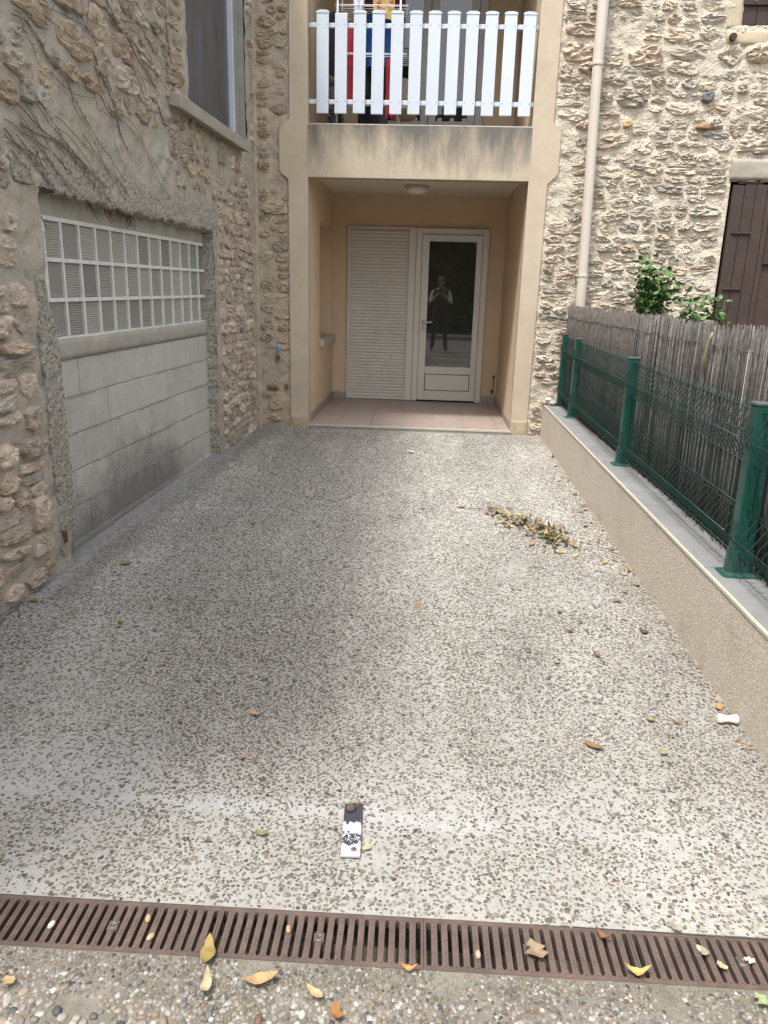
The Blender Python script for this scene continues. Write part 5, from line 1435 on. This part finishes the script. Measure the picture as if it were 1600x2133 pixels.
for k in range(190):
    t = q.random() ** .85; x = .49 + .40 * t + q.gauss(0, .03); y = 5.02 - .58 * t + q.gauss(0, .095)
    t2 = max(0, 1 - abs(t - .6) * 1.6)
    leaf(x, y, q.choice((TAN, (.30, .25, .15), (.25, .195, .11), (.40, .34, .20), (.36, .29, .15), (.22, .18, .11), ORG, (.16, .135, .08), (.22, .20, .13))), 'dry tan leaf heaped in the leaf pile near the low wall', q.uniform(.5, .95), q.randrange(10), None, (q.uniform(-.6, .6), q.uniform(-.6, .6)), gz(y) + q.uniform(0, .045) * t2, GPL)
for (x, y, s, kk) in ((.725, 4.72, 1.0, 4), (.80, 4.62, 1.2, 5), (.83, 4.60, 1.15, 6), (.86, 4.58, 1.0, 4), (.81, 4.56, 1.0, 5)):
    leaf(x, y, (.25, .21, .12), 'dull olive curled leaf standing upright in the leaf pile', s, kk, q.uniform(0, 6), (1.2, q.uniform(-.3, .3)), gz(y) + .035, 'upright curled leaves in the pile')
leaf(.735, 4.535, (.05, .12, .03), 'fresh green leaf at the front of the leaf pile', 1.0, 0, 1.0, (.3, 0), gz(4.53) + .012)
for pts, lb in (([(.30, 5.10), (.42, 5.06), (.50, 5.04), (.56, 5.0)], 'thin dry twig sticking out of the left end of the leaf pile'), ([(.60, 4.0), (.66, 3.985), (.70, 3.99)], 'short dark twig on the driveway in front of the leaf pile')):
    b = MB(); b.tube([(x, y, gz(y) + .010 + .01 * math.sin(i * 2)) for i, (x, y) in enumerate(pts)], [.003, .0028, .0025, .002][:len(pts)], 5)
    solo(b, 'twig', M['bark'], lb, 'twig', smooth=True)
# small litter of leaf crumbs
b = MB()
for _ in range(500):
    if q.random() < .45: y = q.uniform(2.2, 7.7); x = 1.17 - abs(q.gauss(0, .04))
    else: x, y = q.gauss(.82, .22), q.gauss(4.55, .3)
    if x > 1.17: continue
    s = q.uniform(.004, .014); a = q.uniform(0, 6.28); z = gz(y) + .003
    b.add([(x + s * math.cos(a + k * 2.1) * (1 if k else .5), y + s * math.sin(a + k * 2.1), z + .003 * q.random()) for k in range(3)], [(0, 1, 2)])
stuff(b.build('leaf_crumbs', pmat('leaf_crumb', (.32, .22, .11), (.20, .13, .07), 40, .9, 0)))

# ------------------------------------------------------------------ behind the camera (seen mirrored in the door glass)
hd = MB(); q3 = random.Random(9)
for _ in range(16000):
    x = q3.uniform(-9, 9); z = q3.uniform(.05, 5.4) ; y = -7.6 + q3.gauss(0, .35) + .5 * nz3(x, z, 0, .7)
    if z > 4.4 + 1.0 * nz3(x, 0, 5, .5): continue
    a = Vector((q3.uniform(-1, 1), q3.uniform(-1, 1), q3.uniform(-1, 1))).normalized() * q3.uniform(.07, .14)
    c = Vector((q3.uniform(-1, 1), q3.uniform(-1, 1), q3.uniform(-1, 1))); c = (c - a * c.dot(a) / a.dot(a)).normalized() * a.length * .55
    p = Vector((x, y, z)); hd.add([p - a, p - c, p + a, p + c], [(0, 1, 2, 3)])
hc = MB()
for i in range(37):
    for j in range(12):
        x, z = -9 + i * .5, -.05 + j * .40; hc.v.append((x, -7.9 + .25 * nz3(x, z, 1, 1.1), z))
for i in range(36):
    for j in range(11):
        a = i * 12 + j; hc.f.append((a, a + 12, a + 13, a + 1))
hedge = thing('hedge', 'tall dark hedge across the street, mirrored in the porch door', 'hedge', (0, -7.8, 0))
stuff(hd.build('foliage', M['hedge'], hedge)); hc.build('inner_growth', M['hedge'], hedge, smooth=True)

# the photographer
def skin_body():
    J, E, Rr = [], [], []
    def j(p, r, par=None):
        J.append(p); Rr.append(r if isinstance(r, tuple) else (r, r))
        if par is not None: E.append((par, len(J) - 1))
        return len(J) - 1
    Y = -.42
    pel = j((0, Y, .96), (.165, .12)); wa = j((0, Y, 1.10), (.15, .115), pel); che = j((0, Y, 1.32), (.185, .13), wa); sh_ = j((0, Y + .01, 1.46), (.12, .09), che)
    nk = j((0, Y + .02, 1.54), (.058, .058), sh_); hd0 = j((0, Y + .045, 1.64), (.078, .092), nk); hd1 = j((0, Y + .03, 1.73), (.075, .090), hd0); nose = j((0, Y + .145, 1.645), (.013, .013), hd0)
    for s in (1, -1):
        so = j((s * .19, Y, 1.44), (.075, .07), sh_); el = j((s * .27, Y + .06, 1.17), (.047, .047), so); wr = j((s * .10, Y + .27, 1.36), (.031, .028), el); pm_ = j((s * .055, Y + .33, 1.40), (.036, .018), wr)
        for k in range(4):
            f1 = j((s * .035, Y + .36, 1.365 + .024 * k), (.0095, .0095), pm_); j((s * .012, Y + .375, 1.37 + .024 * k), (.008, .008), f1)
        t1 = j((s * .04, Y + .325, 1.44), (.011, .011), pm_); j((s * .018, Y + .34, 1.455), (.009, .009), t1)
        hp_ = j((s * .10, Y, .90), (.095, .10), pel); kn_ = j((s * .14, Y + .02, .50), (.065, .07), hp_); an = j((s * .17, Y - .01, .09), (.048, .052), kn_); toe = j((s * .20, Y + .15, .035), (.042, .032), an)
    me = bpy.data.meshes.new('person'); me.from_pydata(J, E, [])
    o = put('person', me)
    sk = o.modifiers.new('skin', 'SKIN')
    for i, v in enumerate(me.skin_vertices[0].data): v.radius = Rr[i]
    me.skin_vertices[0].data[0].use_root = True
    sb_ = o.modifiers.new('sub', 'SUBSURF'); sb_.levels = 1; sb_.render_levels = 2
    return o
po_ = skin_body()
m, nt, N, L, P = nodes('clothed_figure')
tc = N.new('ShaderNodeTexCoord'); sp3 = N.new('ShaderNodeSeparateXYZ'); L.new(tc.outputs['Object'], sp3.inputs[0])
co = tc.outputs['Object']
ax = N.new('ShaderNodeMath'); ax.operation = 'ABSOLUTE'; L.new(sp3.outputs[0], ax.inputs[0])
skinc, slv, vest, trs = (.45, .28, .20), (.72, .72, .76), (.035, .037, .045), (.03, .033, .045)
armm = N.new('ShaderNodeMath'); armm.operation = 'MULTIPLY'; L.new(mrn(ax.outputs[0], .185, .20), armm.inputs[0]); L.new(mrn(sp3.outputs[2], 1.215, 1.225), armm.inputs[1])
base = mixn(mrn(sp3.outputs[2], .97, .98), trs, vest)
fwd = mrn(sp3.outputs[1], -.275, -.265)
base = mixn(fwd, base, skinc); lowarm = N.new('ShaderNodeMath'); lowarm.operation = 'MULTIPLY'; L.new(mrn(ax.outputs[0], .205, .215), lowarm.inputs[0]); L.new(mrn(sp3.outputs[2], 1.0, 1.01), lowarm.inputs[1])
base = mixn(lowarm.outputs[0], base, skinc); base = mixn(armm.outputs[0], base, slv)
base = mixn(mrn(sp3.outputs[2], 1.515, 1.525), base, skinc)
base = mixn(mrn(sp3.outputs[2], .16, .14), base, (.02, .02, .02))
L.new(base, P.inputs['Base Color']); P.inputs['Roughness'].default_value = .85
po_.data.materials.append(m)
tag(po_, 'person in dark vest, white sleeves and dark trousers photographing, mirrored in the door glass', 'person')
hr = MB(); hr.lathe([(.084, -.02), (.088, .02), (.075, .065), (.045, .090), (.012, .098)], (0, -.40, 1.715), 16); hr.build('hair', M['greycap'], po_, smooth=True)
b = MB()
for s in (1, -1): b.lathe([(.004, 0), (.012, .004), (.010, .010)], (s * .03, -.298, 1.665), 8, 'y')
b.build('eyes', M['black'], po_, smooth=True)
b = MB()
for s in (1, -1): b.lathe([(.012, 0), (.026, .006), (.020, .014)], (s * .078 - (.014 if s < 0 else 0), -.385, 1.655), 10, 'x')
b.build('ears', pmat('skin', skinc, None, 10, .6, 0), po_, smooth=True)
ph = MB(); ph.box((-.04, -.075, 1.345), (.04, -.066, 1.51)); solo(ph, 'phone', M['black'], 'black phone held up in both hands, mirrored in the door glass', 'phone', bev=.003)
print('OBJECTS', len(bpy.data.objects))
